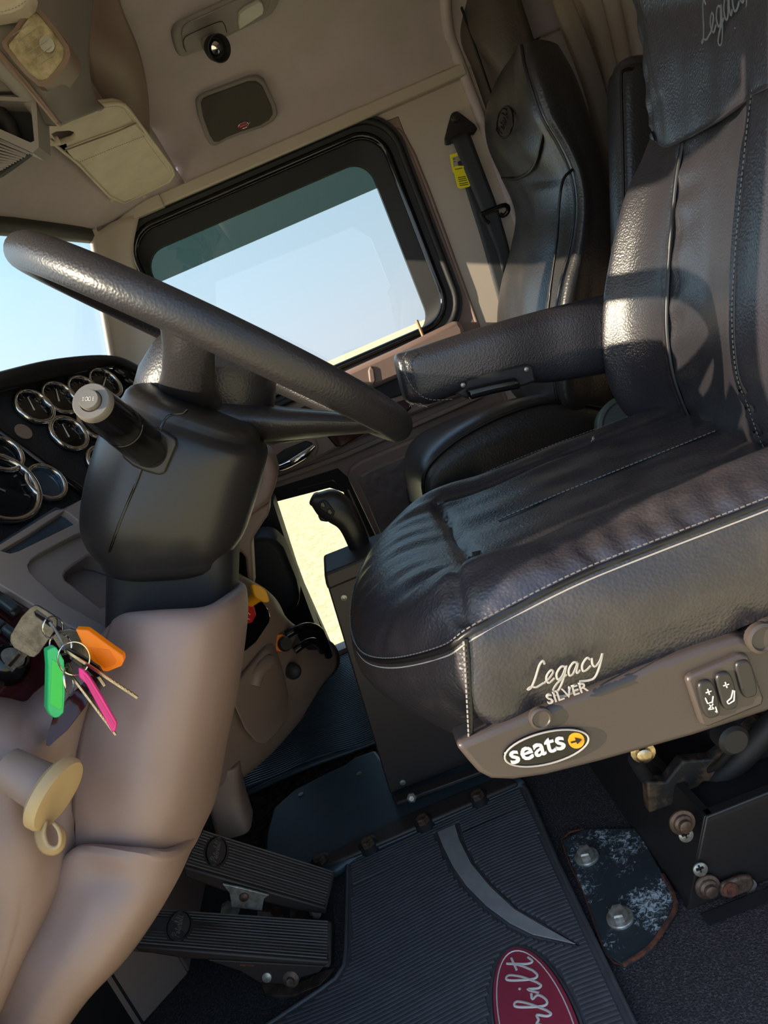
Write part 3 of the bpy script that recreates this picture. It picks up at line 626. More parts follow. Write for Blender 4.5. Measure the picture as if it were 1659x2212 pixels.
# suspension base
rs = thing('seat_riser', 'black steel seat riser with rusty bolts below the driver seat', 'seat base', (.3, .95, 0))
A, B_, C_ = WZ(1478, 1962, .0), WZ(1310, 1655, .0), None
p1 = W(1480, 1735, .80)
rf_ = slab('riser_face', [V((.158, .80, .0)), V((.62, .78, .0)), V((.62, .78, .128)), V((.222, .795, .128))], (0, .015, 0), BLK, rs, .002)
slab('riser_side', [V((.160, .804, .002)), V((.220, .797, .128)), V((.205, 1.15, .128)), V((.155, 1.15, .002))], (.012, 0, 0), BLK, rs, .001)
slab('riser_top', [V((.222, .795, .120)), V((.62, .78, .120)), V((.62, 1.15, .06)), V((.20, 1.15, .06))], (0, 0, .004), BLKM, rs)
slab('riser_lip', [V((.17, .790, .0)), V((.65, .770, .0)), V((.65, .765, .006)), V((.17, .783, .006))], (0, -.02, 0), BLKM, rs)
def bolt(par, c, ax, r, m=STEEL, hexr=True, name='bolt'):
    ax = V(ax).normalized(); w_ = lathe(name, c, ax, [(r*1.6, 0), (r*1.6, r*.25), (r*1.5, r*.35), (r*1.05, r*.35)], m, par, 24)
    lathe('bolt_head', wp(c), ax, [(r*1.05, r*.3), (r*1.05, r*1.1), (r*.9, r*1.3), (r*.5, r*1.32), (0, r*1.3)], m, w_, 6, False); return w_
fn = (0, -1, .1)
for (x, y, r, m) in ((1473, 1776, .0085, STEELR), (1528, 1915, .0085, STEELR)): 
    lathe('bushing', W(x, y, .792), fn, [(.017, 0), (.0165, .002), (.0125, .003), (.0115, .006), (.0085, .008), (.0080, .013), (.006, .014), (0, .014)], m, rs, 24)
for (x, y) in ((1481, 1803), (1512, 1877), (1618, 1912)):
    q = lathe('screw', W(x, y, .792), fn, [(.0095, 0), (.0095, .002), (.006, .004), (0, .0045)], STEEL, rs, 20)
    for a in (0, 1): box('screw_slot', W(x, y, .787), (.010, .002, .002) if a else (.002, .002, .010), BLKM, q)
slab('riser_lug', [W(x, y, .784) for x, y in ((1556, 1926), (1562, 1912), (1600, 1896), (1625, 1894), (1632, 1910), (1622, 1926), (1580, 1942), (1562, 1940))], (0, .008, 0), STEELR, rs, .003)
lathe('lug_eye', W(1577, 1921, .783), fn, [(.010, 0), (.010, .002), (.006, .003), (.004, .001), (0, .001)], RUST, rs, 20)
# suspension pieces between riser and seat
tube('air_hose', [(1372, 1640, .86), (1390, 1670, .88), (1420, 1710, .92), (1440, 1740, .95)], .010, BLKM, rs, 10, 4)
slab('scissor_arm', [(1398, 1690, .87), (1440, 1690, .87), (1475, 1645, .87), (1540, 1640, .87), (1640, 1555, .87), (1700, 1570, .87), (1700, 1640, .87), (1600, 1690, .87), (1520, 1690, .87), (1480, 1730, .87), (1403, 1758, .87)], (0, .02, 0), mat('dirty_arm', (34, 31, 30), .6, bump='n', sc=90, st=.5, var=(104, 80, 56), vs=26, vt=(.46, .62)), rs, .003)
tube('torsion_bar', [(1690, 1540, .84), (1600, 1640, .86), (1535, 1700, .88)], .016, BLKM, rs, 12)
hull('air_spring', [((1540, 1660), (1640, 1640), 1.0, .05, 2), ((1535, 1700), (1640, 1690), 1.0, .055, 2), ((1545, 1740), (1640, 1740), 1.0, .05, 2)], mat('dusty_rubber', (62, 62, 60), .85, bump='n', sc=120, st=.4), rs)
tube('frame_rod', [(1660, 1690, .86), (1600, 1740, .9)], .006, STEEL, rs, 8)
tube('frame_rod', [(1596, 1600, .84), (1550, 1655, .86), (1460, 1690, .92)], .005, BLK, rs, 8)
lathe('pivot_bolt', W(1388, 1622, .74), (-.2, -1, 0), [(.014, 0), (.014, .003), (.009, .004), (.009, .011), (.006, .013), (0, .013)], BRASS, rs, 16)
lathe('pivot_bush', W(1565, 1580, .74), (0, -1, 0), [(.018, 0), (.018, .02), (.014, .024), (0, .024)], BLKM, rs, 20)
box('suspension_rail', (.30, .95, .30), (.42, .03, .03), BLKM, rs); box('suspension_rail', (.30, .72, .40), (.40, .03, .05), BLKM, rs)
box('suspension_column', (.36, .98, .25), (.12, .18, .36), BLKM, rs, bev=.01)
# scratched mounting plate on the carpet
mpz = [(1212, 1815), (1262, 1790), (1372, 1789), (1400, 1830), (1432, 1890), (1460, 1950), (1436, 2000), (1400, 2050), (1345, 2085), (1308, 2060), (1262, 1930)]
mp_ = slab('mounting_plate', [WZ(x, y, .008) for x, y in mpz], (0, 0, -.009), SCR, None, .0015); tag(mp_, 'scratched blue-black steel plate with two bolts on the carpet beside the mat', 'plate')
tube('rusty_edge', [WZ(x, y, .007) for x, y in mpz[4:9]], .0035, RUST, mp_, 6, 3)
tube('rusty_edge', [WZ(x, y, .006) for x, y in (mpz[8:]+mpz[:2])], .0016, RUST, mp_, 6, 2)
for x, y in ((1268, 1852), (1340, 1984)): bolt(mp_, WZ(x, y, .008), (0, 0, 1), .0115, STEEL)

def fray(par, x, y, Y, n, r):
    o = W(x, y, Y)
    for k in range(n):
        dv = V((random.uniform(-1, 1), random.uniform(-.4, .4), random.uniform(-1, 1)))*r; tube('loose_thread', [o+dv*.1, o+dv*.6+V((0, 0, r*.2)), o+dv], .0004, THREAD, par, 4, 3)
fray(seat, 1281, 950, .98, 7, .0045); fray(arm, 893, 872, 1.07, 6, .007); fray(arm, 912, 876, 1.07, 5, .006)
# ================================================================== PASSENGER SEAT AND THINGS BEHIND
ps = thing('passenger_chair', 'black leather passenger seat by the far door, oval emblem pressed into its head pad', 'seat', (.35, 1.72, .02))
PB = [
 [(1122, 101, 1.82), (1122, 99, 1.66), (1126, 97, 1.50), (1165, 85, 1.49), (1207, 98, 1.52)],
 [(1080, 160, 1.92), (1105, 160, 1.72), (1137, 155, 1.485), (1200, 145, 1.48), (1240, 158, 1.52)],
 [(1049, 240, 1.94), (1100, 240, 1.72), (1168, 250, 1.48), (1225, 240, 1.475), (1270, 240, 1.52)],
 [(1052, 310, 1.94), (1110, 325, 1.72), (1205, 315, 1.48), (1255, 315, 1.475), (1293, 310, 1.52)],
 [(1083, 385, 1.94), (1132, 390, 1.74), (1232, 378, 1.48), (1275, 380, 1.475), (1310, 380, 1.52)],
 [(1113, 462, 1.94), (1150, 462, 1.74), (1241, 450, 1.48), (1285, 460, 1.475), (1323, 460, 1.52)],
 [(1104, 532, 1.94), (1140, 540, 1.72), (1229, 540, 1.48), (1280, 550, 1.475), (1326, 550, 1.52)],
 [(1081, 620, 1.94), (1120, 625, 1.72), (1209, 620, 1.48), (1270, 630, 1.475), (1324, 640, 1.52)],
 [(1075, 720, 1.94), (1115, 725, 1.72), (1196, 720, 1.48), (1260, 720, 1.475), (1320, 720, 1.52)],
 [(1096, 830, 1.94), (1130, 840, 1.72), (1200, 850, 1.48), (1265, 850, 1.475), (1322, 830, 1.52)],
 [(1140, 880, 1.94), (1170, 885, 1.72), (1220, 890, 1.50), (1275, 885, 1.49), (1322, 870, 1.52)]]
rows = []
for r in PB:
    P = [W(*p) for p in r]; P = P[::-1]
    rows.append([P[0]+V((.01, .16, 0)), P[0]+V((.01, .06, 0))] + P + [P[-1]+V((.05, -.01, 0))])
def pdisp(v, u):
    s = u*7; d = -.006*math.exp(-((s-4)/.07)**2)
    d += .003*math.sin(v*30+s*8)*math.exp(-((s-5)/.8)**2) + .012*math.exp(-((s-4.6)/.35)**2)*(1 if v > .42 else .2)
    return d
pb = net('seat_back', rows, LEAP, ps, 8, 0, disp=lambda v, u: -pdisp(v, u))
tube('back_seam', [(r[2][0], r[2][1], r[2][2]-.004) for r in PB], .003, PIPE, ps, 6, 5)
stitches('stitching', [(r[2][0]+8, r[2][1]-2, r[2][2]-.005) for r in PB], THREADG, ps, .0008, .004, .003, 5)['kind'] = 'stuff'
tube('head_pad_seam', [(1085, 384, 1.91), (1112, 387, 1.79), (1142, 372, 1.65), (1160, 345, 1.58), (1170, 305, 1.53), (1180, 275, 1.50), (1196, 272, 1.465)], .0035, PIPE, ps, 8, 6)
tube('bolster_seam', [(1237, 366, 1.47), (1217, 388, 1.47), (1208, 440, 1.475), (1203, 520, 1.475), (1192, 600, 1.475), (1183, 680, 1.475)], .003, PIPE, ps, 6, 6)
def ellp(cx, cy, a, b, rot, Y, dY=0, n=36):
    q = []
    for k in range(n):
        t = 2*math.pi*k/n; x = a*math.cos(t); y = b*math.sin(t); q.append(W(cx+x*math.cos(rot)-y*math.sin(rot), cy+x*math.sin(rot)+y*math.cos(rot), Y+dY*x/a))
    return q
tube('emblem_ring', ellp(1091, 264, 17, 34, .12, 1.715, -.06), .0022, PIPE, ps, 6, close=True)
script('Peterbilt', W(1084, 290, 1.72), IU*.95+IR*.35, -IR+IU*.2, .0075, .0011, PIPE, 'emblem_script', ps, .3)
PC = [
 [(965, 1160, 1.52), (922, 1100, 1.50), (898, 1090, 1.70), (886, 1085, 1.92), (900, 1120, 1.94)],
 [(975, 1150, 1.50), (914, 1040, 1.49), (884, 1020, 1.70), (872, 1005, 1.93), (880, 1080, 1.95)],
 [(1005, 1140, 1.50), (935, 995, 1.485), (905, 966, 1.70), (893, 955, 1.93), (900, 1060, 1.95)],
 [(1080, 1125, 1.50), (1000, 942, 1.485), (975, 922, 1.70), (962, 917, 1.93), (980, 1030, 1.95)],
 [(1160, 1100, 1.50), (1100, 892, 1.485), (1075, 880, 1.70), (1055, 882, 1.93), (1060, 980, 1.95)],
 [(1240, 1070, 1.50), (1200, 868, 1.485), (1170, 860, 1.70), (1145, 860, 1.93), (1150, 930, 1.95)],
 [(1330, 1030, 1.50), (1320, 885, 1.49), (1280, 868, 1.70), (1240, 855, 1.93), (1240, 900, 1.95)]]
pc = net('seat_cushion', PC, LEAP, ps, 7, 0, disp=lambda v, u: (-.010 if True else 0)*math.exp(-((u*4-2)/.5)**2)*0)
tube('cushion_piping', [(r[1][0], r[1][1], r[1][2]-.003) for r in PC], .004, PIPE, ps, 8, 6)
tube('cushion_piping', [(r[1][0]+12, r[1][1]+14, r[1][2]-.004) for r in PC], .0022, PIPE, ps, 6, 6)
box('seat_pedestal', (.36, 1.73, .20), (.42, .40, .38), BLKM, ps, bev=.01)
fa = hull('folded_arm_rest', [((1330, 150), (1440, 146), 1.38, .035, 3), ((1321, 180), (1450, 176), 1.38, .042, 3.4), ((1322, 300), (1450, 300), 1.38, .042, 3.4), ((1326, 480), (1460, 480), 1.38, .042, 3.4), ((1330, 660), (1470, 660), 1.38, .042, 3.4)], LEAP, ps, 40, .4)
tube('arm_piping', [(1372, 148, 1.345), (1348, 152, 1.337), (1342, 175, 1.336), (1345, 300, 1.336), (1348, 480, 1.336), (1350, 650, 1.336)], .0028, PIPE, fa, 6, 5)
bx = thing('seat_side_bin', 'black storage bin between the two seats, carrying the grey lidded jar', 'bin', (.5, 1.3, 0))
box('bin_body', (.50, 1.33, .225), (.26, .20, .45), BLKM, bx, bev=.01)
jr = thing('lidded_jar', 'round grey-green plastic jar lying with its lid outward behind the driver seat', 'jar', W(1357, 917, 1.3))
jc = W(1357, 917, 1.27); ja = V((-.22, -1, .22)).normalized()
lathe('jar_lid', jc, ja, [(.050, -.016), (.053, -.012), (.053, -.002), (.050, .002), (.045, .003), (.041, 0), (0, .0005)], JAR, jr, 40)
lathe('jar_body', jc, ja, [(.044, -.13), (.048, -.12), (.048, -.014), (.047, -.012)], JAR, jr, 32)
jx = ja.cross(V((0, 0, 1))).normalized(); jz = jx.cross(ja)
tube('lid_handle', [jc+ja*.002-jx*.030+jz*.026, jc+ja*.005-jx*.006+jz*.016, jc+ja*.005+jx*.004-jz*.010, jc+ja*.005+jx*.030-jz*.016], .0045, JAR, jr, 8, 5)
# curtain
cv = []
NY, NZ = 150, 30
for j in range(NZ+1):
    for i in range(NY+1):
        y = .95+.98*i/NY; z = .30+1.24*j/NZ; y2 = y + .03*(1-j/NZ)*math.sin(i*.13)
        x = .86 + .026*math.sin(y2*52+1.2*math.sin(y2*17)) + .010*math.sin(y2*121+z*3) + .006*math.sin(z*14+y*9)
        cv.append(V((x, y2, z)))
cf = [(j*(NY+1)+i, j*(NY+1)+i+1, (j+1)*(NY+1)+i+1, (j+1)*(NY+1)+i) for j in range(NZ) for i in range(NY)]
cu_ = pyd('sleeper_curtain', cv, cf, CURT, None, True, 80); cu_.modifiers.new('s', 'SOLIDIFY').thickness = .003
tag(cu_, 'brown pleated vinyl sleeper curtain hanging behind the passenger seat', 'curtain')
cr_ = tube('trim_12', [V((.86, .9, 1.55)), V((.86, 1.84, 1.50))], .012, BLKM); struct(cr_)
ql = net('wall_sleeper', [[V((.652, 2.05, z)), V((.648+.010*math.sin(z*26), 2.02, z)), V((.66+.012*math.sin(z*26), 1.97, z)), V((.665+.012*math.sin(z*26+1), 1.92, z)), V((.70, 1.89, z)), V((.76, 1.885, z))] for z in [.3+.05*k for k in range(25)]], QUILT, None, 4, .01); struct(ql)
tube('panel_seam', [V((.652, 1.965, .4)), V((.650, 1.965, 1.0)), V((.650, 1.965, 1.45))], .003, PIPE, ql, 6, 4)
# seat belt
sbt = thing('seat_belt', 'black seat belt hanging from a triangular anchor on the rear door pillar', 'seat belt', W(985, 260, 2.05))
slab('anchor_plate', [W(x, y, 2.035) for x, y in ((974, 250), (978, 242), (988, 239), (998, 246), (1026, 268), (1032, 278), (1024, 290), (1000, 292), (972, 312), (962, 312), (961, 298), (968, 270))], (0, .012, 0), BLK, sbt, .003)
lathe('anchor_bolt', W(983, 255, 2.035), (0, -1, 0), [(.013, 0), (.013, .006), (.010, .010), (0, .011)], BLK, sbt, 20)
tube('anchor_bar', [(975, 305, 2.02), (1000, 290, 2.02), (1022, 276, 2.02)], .007, BLK, sbt, 8, 3)
def strip(name, rows_, m, par, th=.0015): return net(name, rows_, m, par, 4, th)
strip('webbing', [[(976, 302, 2.015), (1013, 284, 2.015)], [(1000, 360, 2.0), (1034, 340, 2.0)], [(1022, 415, 1.99), (1056, 398, 1.99)], [(1042, 462, 1.985), (1074, 446, 1.985)], [(1056, 500, 1.99), (1084, 480, 1.99)], [(1074, 545, 2.0), (1098, 530, 2.0)], [(1085, 590, 2.01), (1106, 570, 2.01)]], BELT, sbt)
strip('webbing', [[(988, 350, 2.045), (1010, 340, 2.045)], [(1012, 430, 2.045), (1042, 415, 2.045)], [(1040, 520, 2.045), (1072, 505, 2.045)], [(1064, 606, 2.045), (1100, 590, 2.045)], [(1090, 700, 2.045), (1125, 685, 2.045)]], BELT, sbt)
tube('guide_bar', [(1040, 462, 1.975), (1046, 475, 1.98), (1056, 482, 1.985)], .0055, BLK, sbt, 8, 3)
tube('guide_bar', [(1039, 463, 1.972), (1065, 452, 1.972), (1092, 443, 1.972), (1098, 455, 1.98), (1088, 466, 1.985), (1080, 463, 1.985)], .006, BLKG, sbt, 8, 3)
tg = slab('warning_tag', [W(x, y, 1.998) for x, y in ((971, 334), (988, 330), (989, 337), (977, 340), (980, 362), (985, 358), (1001, 358), (1018, 398), (1014, 403), (994, 408), (988, 404), (981, 374), (978, 372))], (0, .0012, 0), YEL, sbt)
mark_ = []
v = []; f = []
for k, (x0, y0, x1, y1) in enumerate([(983, 366, 998, 363), (989, 384, 1006, 381), (990, 388, 1007, 385), (991, 392, 1009, 389), (992, 397, 1011, 394), (993, 401, 1012, 398), (979, 344, 983, 343), (980, 350, 984, 349)]):
    a, b = W(x0, y0, 1.9965), W(x1, y1, 1.9965); e = V((0, 0, .0009)); b0 = len(v); v += [a-e, b-e, b+e, a+e]; f.append((b0, b0+1, b0+2, b0+3))
pyd('tag_print', v, f, BLKM, tg, False)
# ================================================================== SHIFT CONSOLE AND LEVER
sc_ = thing('shift_console', 'tall narrow black painted metal console with slotted top between the seats', 'console', (-.1, 1.3, 0))
pf_ = slab('front_panel', [(708, 1268, 1.275), (843, 1716, 1.275), (1110, 1612, 1.275), (1110, 1080, 1.275)], (0, .10, 0), PANEL, sc_, .003); 
cp_ = slab('top_cap', [(700, 1240, 1.262), (704, 1262, 1.262), (709, 1276, 1.262), (800, 1238, 1.262), (950, 1176, 1.262), (940, 1145, 1.262)], (0, .125, 0), PANEL, sc_, .005)
slab('cap_slot', [W(722, 1238, 1.285)+V((0, 0, .004)), W(900, 1162, 1.285)+V((0, 0, .004)), W(900, 1162, 1.285)+V((0, .045, .004)), W(722, 1238, 1.285)+V((0, .045, .004))], (0, 0, -.004), BLKG, sc_)
for x, y in ((743, 1291), (870, 1690)):
    lathe('rivet', W(x, y, 1.2745), (0, -1, 0), [(.0058, 0), (.0055, .0015), (.003, .002), (.0026, .0005), (0, .0005)], STEEL, sc_, 20)
slab('foot_flange', [WZ(848, 1720, .036), WZ(1090, 1633, .036), WZ(1095, 1646, .036), WZ(855, 1734, .036)], (0, 0, -.008), PANEL, sc_, .002)
lathe('flange_nut', WZ(889, 1722, .05), (0, -1, .3), [(.009, 0), (.009, .006), (.005, .009), (0, .009)], STEEL, sc_, 6, False)
gs = thing('gear_lever', 'black curved gear lever with two-button grip in front of the passenger door pocket', 'gear lever', (.02, 1.33, .3))
hull('lever_grip', [((673, 1092), (688, 1064), 1.36, .018, 2.4), ((688, 1113), (722, 1058), 1.36, .024, 2.5), ((712, 1128), (757, 1080), 1.36, .025, 2.5), ((735, 1146), (782, 1125), 1.36, .023, 2.4), ((760, 1200), (806, 1190), 1.36, .021, 2.3), ((783, 1262), (835, 1248), 1.36, .021, 2.2), ((812, 1345), (870, 1330), 1.36, .021, 2.2)], BLK, gs, 36, .5)
slab('lever_trigger', [(686, 1114, 1.35), (692, 1126, 1.35), (706, 1128, 1.35), (720, 1124, 1.35), (715, 1112, 1.35)], (0, .02, 0), BLKM, gs, .003)
bz = slab('button_plate', [(688, 1086, 1.334), (696, 1080, 1.334), (706, 1082, 1.334), (724, 1104, 1.334), (722, 1114, 1.334), (712, 1115, 1.334), (690, 1098, 1.334)], (0, .006, 0), BLKM, gs, .002)
for (x, y) in ((698, 1091), (713, 1106)):
    slab('grip_button', [W(x+a, y+b, 1.331) for a, b in ((-6, -4), (0, -7), (6, 2), (2, 6), (-5, 3))], (0, .004, 0), BLKG, bz, .001)
# ================================================================== FLOOR PIECES
def inpoly(x, y, P):
    c = False; n = len(P)
    for i in range(n):
        x1, y1 = P[i]; x2, y2 = P[i-1]
        if (y1 > y) != (y2 > y) and x < (x2-x1)*(y-y1)/(y2-y1)+x1: c = not c
    return c
def ribs(name, par, poly, holes, y0, y1, dy, w, h, zf, xs, m, bend, margin=0):
    v = []; f = []
    y = y0
    while y < y1:
        run = []
        for i in range(int((xs[1]-xs[0])/xs[2])+2):
            x = xs[0]+xs[2]*i; yy = y+bend(x, y)
            ok = i <= int((xs[1]-xs[0])/xs[2]) and inpoly(x, yy, poly) and not any(inpoly(x, yy, q) for q in holes)
            if ok: run.append((x, yy))
            elif run:
                if len(run) > 1:
                    b0 = len(v)
                    for (a, b) in run: z = zf(a, b); v += [(a, b-w/2, z-.001), (a, b-w*.28, z+h), (a, b+w*.28, z+h), (a, b+w/2, z-.001)]
                    for k in range(len(run)-1):
                        for e in range(3): f.append((b0+k*4+e, b0+k*4+e+1, b0+k*4+e+5, b0+k*4+e+4))
                    e = b0+(len(run)-1)*4; f += [(b0, b0+1, b0+2, b0+3), (e+3, e+2, e+1, e)]
                run = []
        y += dy
    o = pyd(name, v, f, m, par, False); o['kind'] = 'stuff'; return o
mt = thing('driver_mat', 'black ribbed rubber floor mat with grey swoosh and dark red oval emblem', 'floor mat', (-.1, .85, 0))
mw = [WZ(x, y, .012) for x, y in ((746, 1868), (752, 1856), (768, 1849), (1118, 1696), (1134, 1694), (1144, 1706))]
mw += [V((.034, .95, .012)), V((.034, .54, .012)), V((-.46, .54, .012)), V((-.47, .80, .012))]
mw += [WZ(x, y, .012) for x, y in ((560, 2222), (690, 2136), (722, 2112), (738, 2088), (743, 2050))]
mb = slab('mat_body', mw, (0, 0, -.010), RUB, mt, .0015)
P2 = [(p.x, p.y) for p in mw]
cen = V((-.15, .85, 0)); inner = []
def inset(P, d):
    q = []; n = len(P)
    for i in range(n):
        a, b, c = V((*P[i-1], 0)), V((*P[i], 0)), V((*P[(i+1) % n], 0)); e1 = (b-a).normalized(); e2 = (c-b).normalized()
        n1 = V((-e1.y, e1.x, 0)); n2 = V((-e2.y, e2.x, 0)); s = (n1+n2).normalized(); s *= d/max(.4, s.dot(n1)); q.append((b.x+s.x, b.y+s.y))
    return q
area = sum(P2[i-1][0]*P2[i][1]-P2[i][0]*P2[i-1][1] for i in range(len(P2)))
sg = 1 if area > 0 else -1
IN = inset(P2, .012*sg); RM = inset(P2, .004*sg)
tube('mat_rim', [V((x, y, .013)) for x, y in RM], .0035, RUB, mt, 8, close=True)
swl = [(945, 1799), (959, 1833), (980, 1875), (1009, 1916), (1051, 1958), (1101, 1995), (1151, 2020), (1244, 2041)]
swr = [(1176, 2003), (1113, 1966), (1059, 1916), (1018, 1866), (993, 1816), (983, 1782)]
sw = [WZ(x, y, .013) for x, y in swl+swr]
slab('swoosh', sw, (0, 0, .0022), RUBG, mt, .0006)
swp = [(p.x, p.y) for p in sw]; sa = sum(swp[i-1][0]*swp[i][1]-swp[i][0]*swp[i-1][1] for i in range(len(swp)))
SWB = inset(swp, -.005*(1 if sa > 0 else -1))
tube('swoosh_border', [V((x, y, .012)) for x, y in inset(swp, -.002*(1 if sa > 0 else -1))], .0022, RUB, mt, 6, close=True)
OC, OA, OB = (-.078, .717), .049, .125
def ov(a, b, z): return [V((OC[0]+a*math.cos(t), OC[1]+b*math.sin(t), z)) for t in [2*math.pi*k/56 for k in range(56)]]
oe = slab('oval_emblem', ov(OA, OB, .011), (0, 0, .005), REDO, mt, .0006)
tube('emblem_line', ov(OA-.0055, OB-.006, .0162), .0009, WHT, oe, 6, close=True)
script("Peterbilt", V((-.056, .600, .0165)), V((0, 1, 0)), V((-1, 0, 0)), .0188, .0017, WHT, "emblem_script", oe, .25, xs=1.43)
tube('emblem_border', ov(OA+.003, OB+.003, .012), .0028, RUB, mt, 6, close=True)
ribs('ribs', mt, IN, [SWB, [(p.x, p.y) for p in ov(OA+.007, OB+.007, 0)]], .55, 1.17, .0068, .0052, .0026, lambda x, y: .012, (-.47, .04, .005), RUB, lambda x, y: .010*math.sin((x+.2)*11)*(1 if y < 1.1 else .4))
# passenger side rubber mat
pm = thing('passenger_mat', 'blue-black finely ribbed rubber mat on the passenger side floor', 'floor mat', (-.3, 1.78, 0))
def zf(x, y): return .016+.007*math.sin(x*13+y*5)+.004*math.sin(x*31)
pv = []; nx, ny = 50, 24
for j in range(ny+1):
    for i in range(nx+1): x, y = -.60+.66*i/nx, 1.515+.52*j/ny; pv.append((x, y, zf(x, y)))
po = pyd('mat_body', pv, [(j*(nx+1)+i, j*(nx+1)+i+1, (j+1)*(nx+1)+i+1, (j+1)*(nx+1)+i) for j in range(ny) for i in range(nx)], RUBB, pm); s_ = po.modifiers.new('s', 'SOLIDIFY'); s_.thickness = .004
ribs('ribs', pm, [(-.6, 1.52), (.05, 1.52), (.05, 2.03), (-.6, 2.03)], [], 1.53, 2.03, 0.0098, .0062, .0045, zf, (-.6, .05, .012), RUBB, lambda x, y: 0)
tube('mat_rim', [V((-.60, 1.512, zf(-.6, 1.51))), V((-.4, 1.512, zf(-.4, 1.51))), V((-.2, 1.512, zf(-.2, 1.51))), V((.05, 1.512, zf(.05, 1.51)))], .006, RUBB, pm, 8, 5)
# tunnel cover
tc_ = thing('tunnel_cover', 'blue-black steel transmission cover plate with large bolts ahead of the console', 'cover plate', (-.3, 1.35, 0))
tp = [(566, 1880), (572, 1800), (588, 1745), (635, 1704), (700, 1670), (745, 1650), (765, 1634), (812, 1618), (835, 1650), (1060, 1640), (1135, 1682), (1115, 1694), (768, 1846), (745, 1862), (720, 1880), (640, 1900)]
slab('plate', [WZ(x, y, .022) for x, y in tp], (0, 0, -.020), PLATE, tc_, .008, 3)
slab('flange', [WZ(x, y, .026) for x, y in ((640, 1868), (700, 1845), (790, 1800), (910, 1745), (1030, 1695), (1090, 1672), (1118, 1690), (760, 1846), (650, 1890))], (0, 0, -.010), PANEL, tc_, .004)
for x, y in ((1033, 1722), (915, 1775), (796, 1825), (692, 1862)):
    b = lathe('bolt', WZ(x, y, .022), (0, 0, 1), [(.019, -.01), (.0185, .004), (.014, .007), (.0125, .008)], BLKM, tc_, 24)
    lathe('bolt_head', WZ(x, y, .028), (0, 0, 1), [(.012, 0), (.012, .009), (.010, .011), (.006, .0115), (0, .011)], STEELR, b, 6, False)
for x, y in ((650, 1716), (776, 1671)): lathe('slot_hole', WZ(x, y, .0225), (0, 0, 1), [(.006, 0), (.006, .001), (.003, .0012), (0, .0005)], STEEL, tc_, 14)
bc = slab('brown_carpet', [WZ(x, y, .0) for x, y in ((460, 1790), (480, 1720), (560, 1690), (640, 1660), (820, 1590), (830, 1650), (700, 1680), (600, 1740), (575, 1860), (500, 1850))], (0, 0, .004), CARPETB); tag(bc, 'strip of worn brown carpet along the front of the transmission cover', 'carpet')
# ================================================================== PEDALS
pd_ = thing('pedal_set', None, None, (-.45, 1.05, 0)); del pd_['label']; del pd_['category']; bpy.data.objects.remove(pd_)
def pedal(lab, rf, rn, lf, ln, em):
    t = thing('foot_pedal', lab, 'pedal', (-.40, 1.08, 0), 'foot pedals')
    RF, RN = WZ(*rf, .034), WZ(*rn, .034); LF, LN = W(lf[0], lf[1], RF.y), W(ln[0], ln[1], RN.y)
    n = (RF-LF).cross(RN-RF).normalized()
    if n.z < 0: n = -n
    slab('pedal_pad', [LF, RF, RN, LN], n*-.014, RUBP, t, .004, 3)
    for k in range(13):
        u = (k+.7)/13.4; a = LF.lerp(LN, u).lerp(RF.lerp(RN, u), .015); b = LF.lerp(LN, u).lerp(RF.lerp(RN, u), .975)
        c = LF.lerp(RF, em[0]).lerp(LN.lerp(RN, em[0]), em[1]); A = (b-a).normalized(); segs = [(a, b)]
        hw = (c-a).dot(A); side = ((c-a)-A*hw).length/(.030)
        if side < 1: g = .019*math.sqrt(1-side*side)+.002; segs = [(a, a+A*(hw-g)), (a+A*(hw+g), b)]
        for p, q in segs: tube('rib', [p+n*.0005, q+n*.0005], .0014, RUBP, t, 6)
    A = (RF-LF).normalized(); B = n.cross(A); q = [c+A*(.0165*math.cos(s))+B*(.0285*math.sin(s)) for s in [2*math.pi*k/30 for k in range(30)]]
    e = slab('oval_emblem', q, n*.002, RUBP, t, .0008); tube('emblem_ring', [p+n*.002 for p in q], .0011, BRASS if False else PIPE, e, 6, close=True)
    s = 1 if B.y > 0 else -1
    script('Peterbilt', c-B*s*.022+A*.004+n*.0024, B*s, -A, .0052, .0006, THREADG, 'emblem_script', e, .2)
    return t, LF, RF, RN, LN, n
p1_ = pedal('worn black ribbed foot pedal nearer the transmission cover, oval emblem at its top', (726, 1882), (707, 1960), (436, 1790), (395, 1868), (.16, .47))
p2_ = pedal('worn black ribbed foot pedal nearest the driver mat edge, oval emblem at its top', (718, 1988), (716, 2076), (312, 1960), (286, 2040), (.2, .47))
tt = p1_[0]; Yb = p1_[3].y-.004
slab('pedal_back', [W(395, 1872, Yb), W(706, 1962, Yb), W(704, 1976, Yb), W(640, 1968, Yb), W(480, 1925, Yb), W(400, 1895, Yb)], (0, .06, 0), PANEL, tt, .003)
br_ = slab('steel_bracket', [W(x, y, Yb-.008) for x, y in ((480, 1910), (520, 1918), (582, 1934), (570, 1942), (566, 1968), (500, 1960), (496, 1930))], (0, .004, 0), STEEL, tt, .001)
lathe('rivet', W(527, 1937, Yb-.008), (0, -1, .1), [(.008, 0), (.007, .003), (.004, .005), (0, .0055)], STEELR, br_, 16)
slab('rust_block', [WZ(x, y, .02) for x, y in ((560, 1965), (600, 1955), (612, 1975), (590, 1990), (556, 1985))], (0, 0, -.018), RUST, tt, .003)
slab('steel_tab', [WZ(x, y, .03) for x, y in ((556, 1968), (584, 1970), (584, 1982), (556, 1980))], (0, 0, -.026), STEEL, tt)
slab('steel_tab', [W(x, y, 1.08) for x, y in ((478, 1962), (490, 1955), (518, 1966), (514, 1976), (476, 1974))], (0, .01, 0), STEEL, tt)
lathe('pivot_ball', WZ(682, 1968, .03), (0, 0, 1), [(.004, -.012), (.009, -.006), (.011, 0), (.009, .007), (.004, .011), (0, .012)], STEEL, tt, 20)
